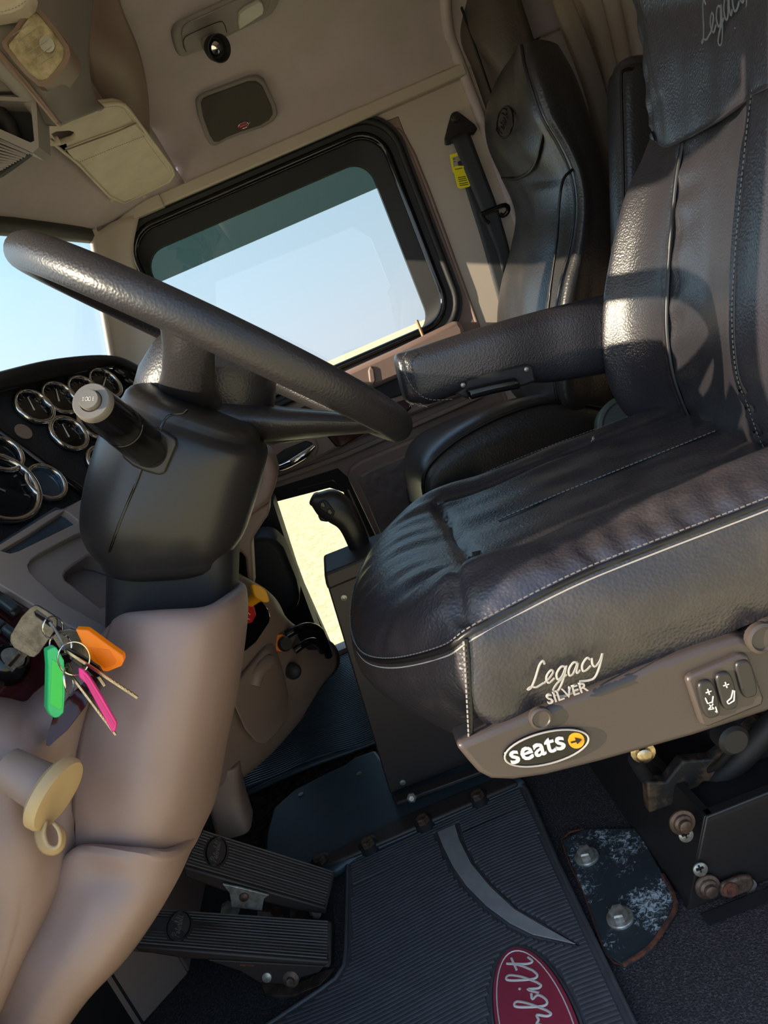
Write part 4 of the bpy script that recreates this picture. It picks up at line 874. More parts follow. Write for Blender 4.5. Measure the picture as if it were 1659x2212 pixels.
tube('return_spring', [WZ(632, 1974, .02), WZ(650, 1972, .02)], .009, STEELR, tt, 10)
slab('heel_plate', [WZ(x, y, .004) for x, y in ((440, 1900), (560, 1930), (716, 1950), (722, 2000), (718, 2080), (640, 2090), (420, 2040))], (0, 0, -.004), BLKM, tt)
tt = p2_[0]; Yb = p2_[3].y-.003
slab('pedal_back', [W(288, 2044, Yb), W(714, 2079, Yb), W(700, 2090, Yb), W(400, 2072, Yb), W(300, 2056, Yb)], (0, .06, 0), PANEL, tt, .003)
sb2 = slab('side_bracket', [W(x, y, Yb-.004) for x, y in ((448, 2074), (700, 2088), (690, 2100), (650, 2112), (640, 2128), (560, 2122), (520, 2098))], (0, .006, 0), PANEL, tt, .001)
slab('bracket_slot', [W(x, y, Yb-.0055) for x, y in ((518, 2083), (548, 2084), (548, 2088), (518, 2087))], (0, .002, 0), RUST, sb2)
lathe('screw', W(577, 2110, Yb-.004), (0, -1, .3), [(.0072, 0), (.007, .003), (.004, .004), (0, .004)], STEEL, sb2, 18)
lathe('pivot_nut', W(629, 2113, Yb-.004), (0, -1, .3), [(.012, -.002), (.012, .004), (.008, .006), (.006, .007), (.0055, .012), (0, .012)], STEELR, sb2, 18)
slab('base_flange', [WZ(x, y, .006) for x, y in ((560, 2118), (640, 2126), (700, 2096), (724, 2090), (690, 2128), (630, 2152), (575, 2150))], (0, 0, -.006), STEELR, sb2, .001)
# brown kick panels behind the pedals
kk = slab('trim_13', [V((-.606, 1.075, .0)), V((-.606, 1.075, .45)), V((-.606, 1.30, .45)), V((-.606, 1.30, .0))], (-.02, 0, 0), TAUPED, None, .003); struct(kk)
kk = slab('trim_14', [V((-.606, 1.072, .0)), V((-.606, 1.072, .45)), V((-.84, .84, .45)), V((-.84, .84, .0))], (-.014, .014, 0), TAUPED, None, .003); struct(kk)
tube('panel_seam', [V((-.672, 1.004, .0)), V((-.672, 1.004, .45))], .002, BLKM, kk, 6)
# ================================================================== DASHBOARD
GN = V((.855, -.417, .309)).normalized(); GP = (W(120, 930, 1.13), GN)
FN = V((.85, -.289, .44)).normalized(); FP = (W(235, 1400, .80), FN)
def off_(pl, d): return (pl[0]+pl[1]*d, pl[1])
def onp(pl, pts): return [WP(x, y, pl) for x, y in pts]
dash = thing('dashboard', 'taupe and black dashboard wrapping round the steering column, chrome-ringed gauges', 'dashboard', (-.5, 1.1, .4))
slab('gauge_panel', onp(GP, [(-260, 930), (-90, 872), (0, 846), (120, 816), (225, 795), (275, 800), (335, 842), (365, 900), (350, 1010), (260, 1075), (180, 1085), (0, 1200), (-90, 1265), (-260, 1380)]), GN*-.08, DASHV, dash)
net('dash_hood', [[(-260, 895, 1.150), (-100, 842, 1.200), (0, 812, 1.240), (120, 785, 1.326), (230, 776, 1.454), (288, 792, 1.499), (345, 840, 1.503), (372, 890, 1.495)],
    [(-260, 880, 1.020), (-100, 832, 1.070), (0, 802, 1.110), (120, 775, 1.196), (230, 767, 1.314), (288, 783, 1.359), (348, 828, 1.385), (378, 882, 1.388)],
    [(-260, 890, 0.990), (-100, 843, 1.040), (0, 812, 1.080), (120, 783, 1.166), (230, 774, 1.284), (284, 790, 1.327), (341, 834, 1.352), (372, 886, 1.355)],
    [(-260, 915, 0.985), (-100, 868, 1.035), (0, 838, 1.085), (120, 810, 1.176), (226, 790, 1.292), (277, 797, 1.329), (335, 840, 1.354), (366, 892, 1.363)],
    [(-260, 925, 1.020), (-100, 878, 1.060), (0, 848, 1.125), (120, 818, 1.216), (224, 797, 1.331), (273, 802, 1.362), (330, 846, 1.387), (362, 896, 1.401)]], BLKM, dash, 6)
slab('dash_top', [V((-.36, .56, .93)), V((-.42, .85, .94)), V((-.47, 1.1, .955)), V((-.40, 1.28, .965)), V((-.33, 1.5, .93)), V((-.33, 2.03, .90)), V((-.60, 2.03, .93)), V((-.67, 1.28, .94)), V((-.62, .56, .93))], (0, 0, -.05), BLKM, dash, .008)
slab('dash_body', [V((-.54, .7, .50)), V((-.54, 2.0, .50)), V((-.50, 2.0, .88)), V((-.53, 1.2, .90)), V((-.54, .7, .88))], (-.10, 0, 0), BLKM, dash)
tube('panel_divider', onp(off_(GP, .004), [(-60, 892), (0, 935), (60, 977), (120, 1022), (182, 1066)]), .0065, BLKG, dash, 10, 3)
tube('panel_groove', onp(off_(GP, .001), [(0, 856), (120, 826), (222, 806), (262, 812)]), .0014, BLKM, dash, 6, 4)
def gauge(x, y, r, big=False, face=DIAL, ang=.9):
    c = WP(x, y, off_(GP, .004)); e1 = V((0, 0, 1)).cross(GN).normalized(); e2 = GN.cross(e1)
    g_ = lathe('gauge', c, GN, [(r*1.0, -.004), (r*1.0, .002), (r*.80, .0022), (r*.78, -.001), (0, -.001)], face, dash, 36)
    q = [c+GN*.004+(e1*math.cos(t)+e2*math.sin(t))*r*.95 for t in [2*math.pi*k/40 for k in range(40)]]
    tube('bezel', q, .0038 if not big else .0048, CHROME, g_, 10, close=True)
    if face is DIAL or big:
        a = c+GN*.0006-(e1*math.cos(ang)+e2*math.sin(ang))*r*.15; b = c+GN*.0012+(e1*math.cos(ang)+e2*math.sin(ang))*r*.62
        tube('needle', [a, b], [.0014, .0006], WHT if not big else THREADG, g_, 5)
        v = []; f = []
        for k in range(11):
            t = math.radians(-40+26*k); d = e1*math.cos(t)+e2*math.sin(t); s = GN.cross(d)*r*.02; b0 = len(v); v += [c+d*r*.60-s, c+d*r*.60+s, c+d*r*.72+s, c+d*r*.72-s]; f.append((b0, b0+1, b0+2, b0+3))
        pyd('dial_marks', [p+GN*.0002 for p in v], f, THREADG, g_, False)
for x, y in ((71, 881), (126, 862), (180, 848), (224, 830), (146, 939), (203, 918), (224, 1003)): gauge(x, y, .0295, ang=.9+.4*math.sin(x))
gauge(2, 984, .028, face=DIALB); gauge(-2, 1056, .053, True, DIALB, 2.2); gauge(97, 1045, .0285, face=MIRR)
lathe('round_badge', WP(50, 933, off_(GP, .001)), GN, [(.0125, 0), (.0125, .0015), (0, .0016)], TAUPED, dash, 28)
for x, y in ((262, 806), (284, 826), (318, 826), (300, 848)):
    e1 = (WP(x+10, y+6.5, GP)-WP(x, y, GP)).normalized(); e2 = GN.cross(e1)
    s_ = box('dash_switch', WP(x, y, off_(GP, .006)), (.030, .022, .014), BLKG, dash, (e1, e2, GN), .003)
    box('switch_symbol', WP(x, y-3, off_(GP, .0135)), (.010, .004, .0006), THREADG, s_, (e1, e2, GN))
# fascia below the gauges with the display slot and two trays
h1 = [(-8, 1181), (112, 1106), (122, 1101), (132, 1100), (150, 1108), (169, 1124), (166, 1129), (40, 1190), (22, 1195), (6, 1191)]
h2 = [(60, 1222), (66, 1209), (85, 1195), (160, 1156), (190, 1144), (330, 1150), (330, 1300), (262, 1338), (240, 1360), (130, 1298), (78, 1250), (64, 1235)]
h3 = [(139, 1245), (143, 1234), (160, 1220), (190, 1200), (206, 1195), (225, 1198), (320, 1230), (300, 1290), (217, 1312), (155, 1262), (143, 1254)]
OUT = [(-260, 1352), (0, 1192), (60, 1155), (188, 1072), (270, 1015), (400, 1060), (400, 1330), (262, 1350), (218, 1384), (150, 1342), (72, 1300), (0, 1258), (-260, 1105)]
OUT = [(-10, 1200), (0, 1192), (60, 1155), (188, 1072), (300, 1000), (420, 1060), (420, 1300), (262, 1347), (240, 1368), (218, 1384), (150, 1352), (72, 1303), (0, 1258), (-120, 1190), (-240, 1240), (-240, 1345)]
OUT = [(-240, 1330), (-120, 1262), (0, 1192), (60, 1155), (188, 1072), (300, 1000), (420, 1060), (420, 1300), (262, 1347), (240, 1368), (218, 1384), (150, 1352), (72, 1306), (0, 1262), (-30, 1250), (-200, 1338)]
holed('fascia', onp(FP, OUT), [onp(FP, h1)[::-1], onp(FP, h2)[::-1]], FN*-.012, FASCIA, dash, .003)
holed('fascia_recess', onp(off_(FP, -.0125), [(56, 1216), (70, 1200), (188, 1138), (415, 1100), (415, 1310), (255, 1352), (216, 1378), (76, 1262), (58, 1240)]), [onp(off_(FP, -.0125), h3)[::-1]], FN*-.034, FASCIA, dash, .003)
slab('tray_floor', onp(off_(FP, -.047), [(110, 1220), (190, 1160), (415, 1120), (415, 1310), (255, 1345), (110, 1270)]), FN*-.01, FASCIA, dash)
slab('display_glass', onp(off_(FP, -.010), [(-30, 1190), (120, 1095), (190, 1120), (30, 1210)]), FN*-.002, MIRR, dash)
slab('wood_panel', onp(off_(FP, -.008), [(-200, 1345), (-30, 1240), (0, 1255), (72, 1300), (150, 1350), (225, 1395), (190, 1455), (100, 1500), (72, 1516), (50, 1528), (0, 1518), (-200, 1480)]), FN*-.012, WOOD, dash)
def rock(x, y, w_=.017, h_=.028):
    e1 = (WP(x+10, y+7.7, FP)-WP(x, y, FP)).normalized(); e2 = FN.cross(e1)
    s_ = box('dash_switch', WP(x, y, off_(FP, -.004)), (h_, w_, .008), BLK, dash, (e1, e2, FN), .003)
    box('rocker_cap', WP(x-2, y-5, off_(FP, .002)), (h_*.7, w_*.75, .006), RUBB, s_, (e1, e2, FN), .002)
    return s_, e1, e2
s_, e1, e2 = rock(18, 1308); tube('switch_symbol', [WP(25, 1316, off_(FP, .0008))+(e1*math.cos(t)+e2*math.sin(t))*.0018 for t in [k*.7 for k in range(9)]], .0004, WHT, s_, 4, close=True)
rock(20, 1366, .012, .018); rock(-14, 1345)
# lower dash body: curved taupe shells
net('knee_panel', [
 [(-200, 1484, .73), (-120, 1498, .72), (0, 1512, .715), (52, 1524, .71), (92, 1497, .71), (205, 1400, .735), (252, 1348, .75)],
 [(-200, 1500, .66), (-120, 1513, .66), (0, 1526, .665), (55, 1537, .67), (100, 1512, .68), (203, 1425, .70), (244, 1368, .72)],
 [(-200, 1540, .62), (-120, 1550, .625), (0, 1562, .63), (52, 1574, .635), (105, 1550, .65), (190, 1470, .67), (224, 1425, .69)],
 [(-200, 1640, .59), (-120, 1640, .60), (0, 1640, .605), (50, 1640, .612), (102, 1620, .635), (160, 1560, .655), (196, 1520, .67)],
 [(-200, 1740, .575), (-120, 1740, .585), (0, 1740, .59), (45, 1740, .60), (85, 1730, .635), (138, 1700, .645), (169, 1660, .655)],
 [(-200, 1850, .57), (-120, 1850, .57), (0, 1850, .575), (60, 1850, .585), (100, 1850, .605), (135, 1850, .62), (162, 1850, .64)],
 [(-200, 2000, .57), (-120, 2000, .57), (0, 2000, .57), (30, 2000, .575), (60, 1990, .585), (90, 1980, .605), (116, 1962, .63)],
 [(-260, 2250, .56), (-120, 2250, .56), (-70, 2250, .56), (-45, 2230, .565), (-25, 2200, .575), (-5, 2180, .595), (18, 2150, .61)]], TAUPE, dash, 6, .006)
net('column_cover', [
 [(268, 1350, .78), (290, 1340, .74), (352, 1332, .72), (436, 1325, .72), (480, 1304, .75), (508, 1280, .82), (505, 1272, .92)],
 [(256, 1345, .745), (280, 1334, .70), (350, 1328, .675), (440, 1322, .68), (486, 1300, .715), (517, 1272, .81), (512, 1262, .92)],
 [(249, 1352, .72), (274, 1342, .68), (350, 1337, .655), (440, 1330, .66), (494, 1310, .70), (524, 1282, .80), (518, 1272, .92)],
 [(235, 1402, .70), (270, 1385, .665), (350, 1378, .645), (440, 1378, .65), (502, 1372, .71), (525, 1345, .82), (520, 1330, .93)],
 [(203, 1500, .67), (260, 1500, .645), (350, 1500, .63), (430, 1500, .645), (482, 1492, .70), (507, 1480, .82), (502, 1470, .93)],
 [(178, 1620, .652), (240, 1620, .632), (330, 1620, .62), (410, 1620, .64), (457, 1612, .70), (482, 1600, .82), (477, 1590, .93)],
 [(166, 1720, .642), (230, 1730, .622), (320, 1730, .612), (390, 1730, .635), (436, 1730, .70), (459, 1720, .82), (452, 1710, .93)],
 [(160, 1870, .636), (220, 1862, .62), (300, 1866, .61), (360, 1860, .64), (402, 1835, .70), (428, 1790, .82), (424, 1780, .93)]], TAUPE, dash, 6, .005)
net('lower_cover', [
 [(132, 1884, .65), (157, 1858, .645), (192, 1842, .64), (300, 1848, .63), (372, 1848, .66), (422, 1792, .78)],
 [(124, 1882, .628), (153, 1852, .618), (190, 1836, .612), (300, 1843, .598), (376, 1840, .63), (428, 1778, .76)],
 [(118, 1892, .622), (150, 1862, .612), (192, 1844, .606), (300, 1852, .594), (378, 1850, .63), (427, 1790, .76)],
 [(95, 1932, .62), (148, 1915, .605), (215, 1895, .60), (315, 1895, .595), (374, 1888, .64), (398, 1846, .76)],
 [(70, 1985, .61), (146, 1985, .592), (215, 1965, .585), (295, 1965, .59), (330, 1964, .64), (346, 1950, .76)],
 [(30, 2060, .60), (105, 2075, .58), (175, 2065, .575), (228, 2072, .585), (250, 2072, .63), (270, 2062, .76)],
 [(0, 2120, .60), (62, 2150, .58), (108, 2150, .575), (150, 2162, .585), (172, 2160, .63), (187, 2150, .76)],
 [(-70, 2240, .60), (15, 2245, .58), (50, 2265, .575), (90, 2265, .585), (110, 2250, .63), (125, 2235, .76)]], TAUPE, dash, 6, .005)
tube('panel_seam', [(248, 1360, .712), (226, 1430, .685), (203, 1505, .664), (180, 1620, .648), (167, 1720, .637), (160, 1845, .630)], .0011, BLKM, dash, 6, 6)
tube('cover_gap', [(150, 1872, .628), (120, 1920, .626), (84, 1985, .622), (55, 2050, .615)], .0022, BLKM, dash, 6, 5)
lathe('screw_dimple', W(176, 1902, .602), (.2, -1, .1), [(.006, -.003), (.006, .0005), (.0045, -.001), (0, -.003)], TAUPED, dash, 20)
slab('cover_flap', [(222, 1385, .725), (240, 1362, .725), (258, 1344, .725), (266, 1348, .725), (256, 1372, .715), (246, 1408, .71), (226, 1420, .70)], (0, .01, 0), TAUPE, dash, .004)
slab('dark_inlay', [(200, 1456, .668), (213, 1448, .664), (214, 1470, .658), (185, 1526, .650), (148, 1574, .638), (108, 1609, .624), (101, 1606, .620), (103, 1590, .620), (116, 1548, .632), (150, 1502, .655)], (0, -.003, 0), WOOD, dash, .0008)
# folding beige cap with loop on the end of the dash
cx = W(122, 1716, .572); ca = (IR*.90-IU*.36+V((0, -.16, 0))).normalized()
cap = lathe('folding_cap', cx, ca, [(.026, -.010), (.031, -.006), (.031, .0), (.029, .003), (.020, .0045), (.012, .003), (0, .003)], BEIGE, dash, 36)
lathe('cap_stem', cx, ca, [(.017, -.05), (.018, -.03), (.020, -.010)], TAUPED, cap, 28)
strip('cap_loop', [[(84, 1776, .578), (104, 1772, .560)], [(80, 1806, .572), (100, 1800, .555)], [(92, 1834, .566), (108, 1822, .552)], [(116, 1842, .562), (122, 1826, .548)], [(134, 1828, .562), (126, 1812, .548)], [(136, 1800, .564), (122, 1794, .550)], [(118, 1782, .566), (112, 1780, .553)]], BEIGE, cap, .0025)
# centre part of the dash seen past the column
slab('dash_end_frame', [(480, 950, 1.30), (560, 962, 1.30), (580, 980, 1.30), (592, 1000, 1.30), (599, 1026, 1.30), (592, 1060, 1.30), (582, 1084, 1.30), (530, 1128, 1.30), (500, 1148, 1.30), (450, 1080, 1.30)], (0, .10, 0), TAUPE, dash, .014, 4)
slab('dash_end_lens', [(535, 1072, 1.296), (548, 1040, 1.296), (560, 1012, 1.296), (568, 1026, 1.296), (567, 1044, 1.296), (552, 1066, 1.296)], (0, .01, 0), mat('grey_lens', (140, 148, 146), .25), dash, .003)
slab('dash_end_post', [(440, 1170, 1.33), (582, 1084, 1.33), (580, 1114, 1.33), (573, 1122, 1.33), (546, 1164, 1.33), (543, 1178, 1.33), (548, 1272, 1.33), (536, 1276, 1.33), (530, 1206, 1.33), (520, 1192, 1.33), (480, 1215, 1.33)], (0, .06, 0), TAUPED, dash, .005)
slab('passenger_dash_pad', [(520, 1190, 1.62), (548, 1162, 1.62), (585, 1160, 1.62), (612, 1186, 1.62), (640, 1255, 1.62), (650, 1300, 1.62), (634, 1326, 1.62), (598, 1338, 1.62), (520, 1338, 1.62)], (0, .12, 0), BLKM, dash, .02, 4)
slab('passenger_dash_side', [(420, 960, 1.80), (590, 1085, 1.80), (640, 1240, 1.80), (700, 1402, 1.80), (620, 1420, 1.80), (500, 1420, 1.80), (420, 1300, 1.80)], (0, .10, 0), BLKM, dash)
# ================================================================== CENTRE CONSOLE
cc = thing('centre_console', 'taupe lower dash console with black glossy valve panel and drawer', 'console', W(560, 1640, 1.35))
net('console_shell', [
 [(470, 1230, 1.24), (530, 1262, 1.31), (566, 1284, 1.37), (592, 1310, 1.43), (615, 1362, 1.50)],
 [(480, 1250, 1.22), (540, 1282, 1.29), (571, 1296, 1.345), (592, 1320, 1.40), (614, 1372, 1.46)],
 [(485, 1360, 1.22), (540, 1380, 1.28), (590, 1385, 1.36), (640, 1392, 1.45), (702, 1388, 1.56)],
 [(480, 1460, 1.20), (520, 1480, 1.24), (580, 1470, 1.33), (650, 1450, 1.44), (724, 1430, 1.56)],
 [(465, 1560, 1.18), (500, 1580, 1.22), (560, 1570, 1.30), (620, 1530, 1.42), (692, 1470, 1.54)],
 [(445, 1660, 1.16), (475, 1684, 1.20), (530, 1654, 1.28), (590, 1602, 1.38), (652, 1532, 1.50)],
 [(430, 1705, 1.22), (465, 1692, 1.28), (528, 1658, 1.37), (590, 1606, 1.46), (652, 1537, 1.56)]], TAUPED, cc, 6, .012)
def Yc(x, y, d=0): return 1.215+(x-500)*.00145-(y-1480)*.0001-d
def yc(pts, d): return [(x, y, Yc(x, y, d)) for x, y in pts]
slab('valve_panel', yc([(518, 1306), (545, 1296), (566, 1302), (578, 1318), (583, 1334), (580, 1348), (552, 1390), (530, 1408), (520, 1412), (516, 1400)], .030), (0, .03, 0), BLKG, cc, .003)
dr = slab('drawer_front', yc([(508, 1482), (530, 1455), (560, 1418), (574, 1403), (586, 1404), (594, 1414), (612, 1470), (622, 1520), (618, 1560), (592, 1596), (572, 1612), (552, 1608), (528, 1580), (506, 1530)], .050), (0, .05, 0), TAUPED, cc, .010, 4)
tube('drawer_pull', yc([(548, 1482), (556, 1452), (578, 1430), (590, 1428)], .052), [.012, .014, .014, .008], TAUPED, dr, 12, 5)
lathe('round_socket', W(633, 1450, Yc(633, 1450, .040)), (.35, -.9, .1), [(.016, -.01), (.016, .004), (.013, .007), (.010, .004), (0, .002)], BLKM, cc, 28)
ok_ = lathe('rotary_knob', W(612, 1391, Yc(612, 1391, .03)), (.5, -.8, .15), [(.0145, -.02), (.0145, .012), (.012, .016), (0, .016)], BLK, cc, 24)
lathe('knob_ring', W(606, 1389, Yc(606, 1389, .028)), (.5, -.8, .15), [(.016, -.016), (.017, -.002), (.016, .001)], ORK, ok_, 24)
tube('grab_handle', [(618, 1372, 1.38), (640, 1360, 1.39), (668, 1354, 1.42), (690, 1364, 1.45), (703, 1394, 1.48), (710, 1416, 1.50)], .009, BLKG, cc, 10, 5)
tube('grab_handle', [(636, 1406, 1.39), (655, 1392, 1.40), (675, 1385, 1.43), (690, 1394, 1.46), (696, 1406, 1.48)], .008, BLKG, cc, 10, 5)
slab('handle_well', [(618, 1374, 1.42), (668, 1358, 1.46), (692, 1368, 1.50), (706, 1404, 1.50), (640, 1404, 1.44), (622, 1396, 1.42)], (0, .01, 0), BLKM, cc)
hull('console_foot', [((438, 1650), (520, 1640), 1.23, .04, 4), ((452, 1720), (525, 1700), 1.23, .04, 4), ((470, 1788), (545, 1768), 1.22, .04, 4)], TAUPED, cc, 30, .1)
yk = thing('parking_brake_knob', 'yellow square air brake knob pulled out above the red one', 'knob', W(560, 1290, 1.25))
slab('knob_head', [(543, 1264, 1.205), (549, 1261, 1.205), (564, 1266, 1.205), (576, 1276, 1.205), (583, 1296, 1.205), (581, 1302, 1.205), (570, 1302, 1.205), (553, 1292, 1.205), (548, 1284, 1.205)], V((-.006, .014, .0)), YELK, yk, .004, 3)
tube('knob_stem', [(562, 1286, 1.216), (540, 1300, 1.24), (528, 1308, 1.255)], .0095, YELK, yk, 14)
rk = thing('trailer_brake_knob', 'red octagonal air brake knob below the yellow one', 'knob', W(535, 1325, 1.25))
lathe('knob_head', W(531, 1322, 1.225), (.75, -.62, .22), [(.010, -.014), (.020, -.012), (.021, .0), (.018, .003), (0, .003)], REDK, rk, 8, False)
tube('knob_print', [W(536, 1324, 1.213), W(541, 1328, 1.213)], .0007, WHT, rk, 4); tube('knob_print', [W(534, 1336, 1.216), W(540, 1338, 1.216)], .0006, WHT, rk, 4)
# ================================================================== STEERING COLUMN, WHEEL, STALK
co = thing('steering_column', 'black plastic steering column shroud with light stalk, below the wheel', 'steering column', W(380, 1340, .8))
hull('column_shroud', [((276, 850), (560, 955), .80, .080, 2.6), ((240, 905), (577, 978), .80, .093, 2.8), ((206, 1010), (562, 1045), .80, .098, 2.8), ((192, 1095), (546, 1100), .80, .098, 2.8), ((200, 1150), (530, 1145), .80, .092, 2.8), ((232, 1192), (508, 1178), .80, .085, 2.8)], BLK, co, 56, .22)
tube('shroud_seam', [(405, 886, .716), (395, 893, .712), (372, 896, .708), (360, 902, .706), (350, 918, .703), (346, 930, .702)], .0012, BLKG, co, 6, 4)
tube('shroud_seam', [(305, 1014, .7035), (292, 1048, .7025), (262, 1120, .703), (244, 1170, .707), (236, 1192, .712)], .0012, BLKG, co, 6, 4)
hull('column_neck', [((256, 1150), (508, 1140), .80, .066, 5), ((252, 1190), (512, 1172), .80, .070, 5), ((250, 1260), (511, 1230), .80, .070, 5), ((247, 1400), (508, 1340), .80, .070, 5)], BLKM, co, 44, .15)
lathe('screw_recess', W(367, 1213, .728), (0, -1, -.1), [(.0085, -.002), (.0085, .0015), (.007, .0015), (.006, -.002), (0, -.002)], BLKG, co, 24)
lathe('screw', W(367, 1213, .7275), (0, -1, -.1), [(.0042, 0), (.0040, .0018), (.0015, .002), (0, .0012)], BLKM, co, 8)
slab('stalk_boot', [(261, 973, .699), (264, 990, .699), (286, 1008, .699), (308, 1018, .699), (342, 1028, .699), (356, 1023, .699), (381, 962, .699), (379, 948, .699), (339, 923, .699), (300, 930, .699)], (0, .012, 0), BLK, co, .003, 3)
B0, T0 = W(332, 978, .712), W(197, 867, .600); sa_ = (T0-B0).normalized(); Ls = (T0-B0).length
sk = lathe('light_stalk', B0, sa_, [(.0135, -.01), (.0165, .0), (.0185, Ls*.15), (.0185, Ls*.35), (.0180, Ls*.52), (.0180, Ls*.545), (.0174, Ls*.55), (.0174, Ls*.56), (.0178, Ls*.57), (.0172, Ls*.75), (.0158, Ls*.95)], BLKG, co, 40)
SUNCAP = mat('sunlit_grey_cap', (104, 98, 90), .5)  # sunlight on the black stalk's end painted as a lighter grey
lathe('stalk_end_cap', B0, sa_, [(.0157, Ls*.93), (.0157, Ls*.97), (.0152, Ls*1.0), (.0144, Ls*1.008), (.0092, Ls*1.008), (.0088, Ls*.98), (0, Ls*.98)], SUNCAP, sk, 40)
lathe('stalk_button', B0, sa_, [(.0082, Ls*.97), (.0082, Ls*1.03), (.0076, Ls*1.04), (0, Ls*1.04)], SUNCAP, sk, 32)
bc_ = B0+sa_*(Ls*1.0405); bx_ = (IR-sa_*IR.dot(sa_)).normalized(); by_ = (IU-sa_*IU.dot(sa_)-bx_*IU.dot(bx_)).normalized()
sm_ = []
for s in (-1, 1):
    q = [bc_+bx_*(s*(.0009+.0009*math.cos(t)*.8+(.0006 if math.cos(t) > 0 else 0)))+by_*(.0015*math.sin(t)) for t in [k*math.pi/5 for k in range(10)]]
    tube('button_symbol', q, .00018, WHT, sk, 4, close=True)
    for k in (-1, 0, 1): tube('button_symbol', [bc_+bx_*s*.0034+by_*(.0011*k), bc_+bx_*s*.0046+by_*(.0014*k)], .00016, WHT, sk, 4)
# wheel
wc = V((-.0943, .886, .8938)); wd_ = V((math.cos(-.8357), 0, math.sin(-.8357))); wr_ = .2189
wy = V((0, 1, 0)); wn_ = wd_.cross(wy).normalized(); 
if wn_.z < 0: wn_ = -wn_
sw_ = thing('steering_wheel', 'black padded truck steering wheel seen edge on above the column', 'steering wheel', wc)
WT = .0912
wy = (wy - wn_*WT).normalized()          # the plane almost holds the lens
rimp = [wc + wd_*(wr_*math.cos(t)) + wy*(wr_*math.sin(t)) for t in [2*math.pi*k/96 for k in range(96)]]
tube('rim', rimp, .0189, WHEEL, sw_, 24, close=True)
def hubring(h, a, b, e=2.6, n=48):
    q = []
    for k in range(n):
        t = 2*math.pi*k/n; ca_, sa2 = math.cos(t), math.sin(t)
        q.append(wc - wn_*h + wd_*(math.copysign(abs(ca_)**(2/e), ca_)*a+.004) + wy*(math.copysign(abs(sa2)**(2/e), sa2)*b))
    return q
loft('hub', [hubring(.090, .056, .05), hubring(.089, .072, .066), hubring(.083, .077, .073), hubring(.060, .079, .079), hubring(.030, .074, .084), hubring(.010, .066, .080), hubring(.006, .06, .06)], WHEEL, sw_)
lathe('hub_boss', wc-wn_*.088, -wn_, [(.05, -.004), (.048, .006), (.044, .02)], BLKM, sw_, 32)
for a in (.42, -.42, 1.62, -1.62):
    d = wd_*math.cos(a)+wy*math.sin(a); s = wn_.cross(d)
    st_ = []
    for (r, h, w_, th) in ((.045, .066, .070 if abs(a) < 1 else .038, .024), (.085, .062, .062 if abs(a) < 1 else .034, .022), (.12, .048, .050 if abs(a) < 1 else .028, .018), (.16, .030, .040 if abs(a) < 1 else .026, .014), (.195, .016, .034 if abs(a) < 1 else .026, .010), (wr_, .004, .034, .009)):
        c = wc + d*r - wn_*h; st_.append([c + s*(w_*math.cos(t)) + wn_*(th*math.sin(t)) for t in [2*math.pi*k/20 for k in range(20)]])
    loft('spoke', st_, WHEEL, sw_)
# ================================================================== KEYS
def outl(pts, Y): return [(x, y, Y) for x, y in pts]
il = lathe('ignition_lock', WP(16, 1436, off_(FP, -.002)), FN, [(.021, -.01), (.021, .004), (.018, .012), (.015, .015), (.013, .014), (.012, .010), (0, .010)], BLKG, dash, 32)
lathe('lock_face', WP(16, 1436, off_(FP, -.002)), FN, [(.0125, .009), (.0115, .0125), (0, .013)], STEEL, il, 24)
ik = thing('ignition_key', 'worn metal key with large square head standing in the ignition lock', 'key', WP(16, 1436, FP))
hp_ = [(66, 1312), (74, 1308), (82, 1309), (116, 1330), (123, 1340), (123, 1352), (116, 1366), (84, 1412), (74, 1420), (62, 1418), (30, 1400), (21, 1386), (22, 1372), (46, 1332)]
holed('key_head', [W(x, y, .645) for x, y in hp_], [[W(x, y, .645) for x, y in ((74, 1322), (80, 1318), (112, 1342), (114, 1352), (108, 1354), (76, 1330))][::-1]], (0, .0028, 0), KEYH, ik, .0006)
slab('key_blade', [(48, 1398, .6465), (66, 1408, .6465), (26, 1452, .690), (8, 1438, .690)], V((.0006, .002, .0006)), STEEL, ik)
slab('blade_groove', [(42, 1410, .651), (47, 1413, .651), (24, 1440, .684), (18, 1436, .684)], V((-.0002, -.0012, 0)), BRASS, ik)
def ring_(x, y, a, b, rot, Y, dY, lab, r=.0008):
    o = tube('key_ring', ellp(x, y, a, b, rot, Y, dY, 40), r, CHROME, None, 6, close=True); tag(o, lab, 'key ring', 'rings holding the bunch of keys together'); return o
ring_(114, 1356, 22, 24, 0, .640, .012, 'small steel ring through the slot of the ignition key')
ring_(131, 1392, 24, 22, .4, .626, -.012, 'steel ring in the middle of the bunch, above the green tag')
ring_(159, 1422, 34, 36, 0, .600, .01, 'largest steel ring, facing the lens, holding the pink tag')
ring_(148, 1472, 9, 31, -.15, .606, .02, 'narrow edge-on steel ring hanging between the green and pink tags')
tube_ = tube('key_wire', [(108, 1345, .640), (122, 1365, .632), (136, 1392, .622), (142, 1408, .614)], .0013, STEEL, None, 8, 5); tag(tube_, 'short twisted steel wire joining the upper key rings', 'wire')
def ktag(lab, out, ins, Y, off, m1, m2):
    t = thing('key_tag', lab, 'key tag', W(out[0][0], out[0][1], Y), 'plastic key tags on the bunch'); slab('tag_body', outl(out, Y), off, m1, t, .0012, 3)
    slab('tag_insert', outl(ins, Y-.0004), V((0, .002, 0)), m2, t, .0003); return t
ktag('green plastic key tag hanging on the left of the bunch', [(101, 1405), (112, 1400), (121, 1397), (126, 1404), (139, 1427), (142, 1470), (141, 1500), (138, 1540), (128, 1550), (118, 1552), (108, 1545), (102, 1532), (104, 1440)], [(112, 1424), (136, 1440), (134, 1530), (128, 1534), (107, 1520)], .604, V((-.0055, .008, .0015)), GRT, GRT2)
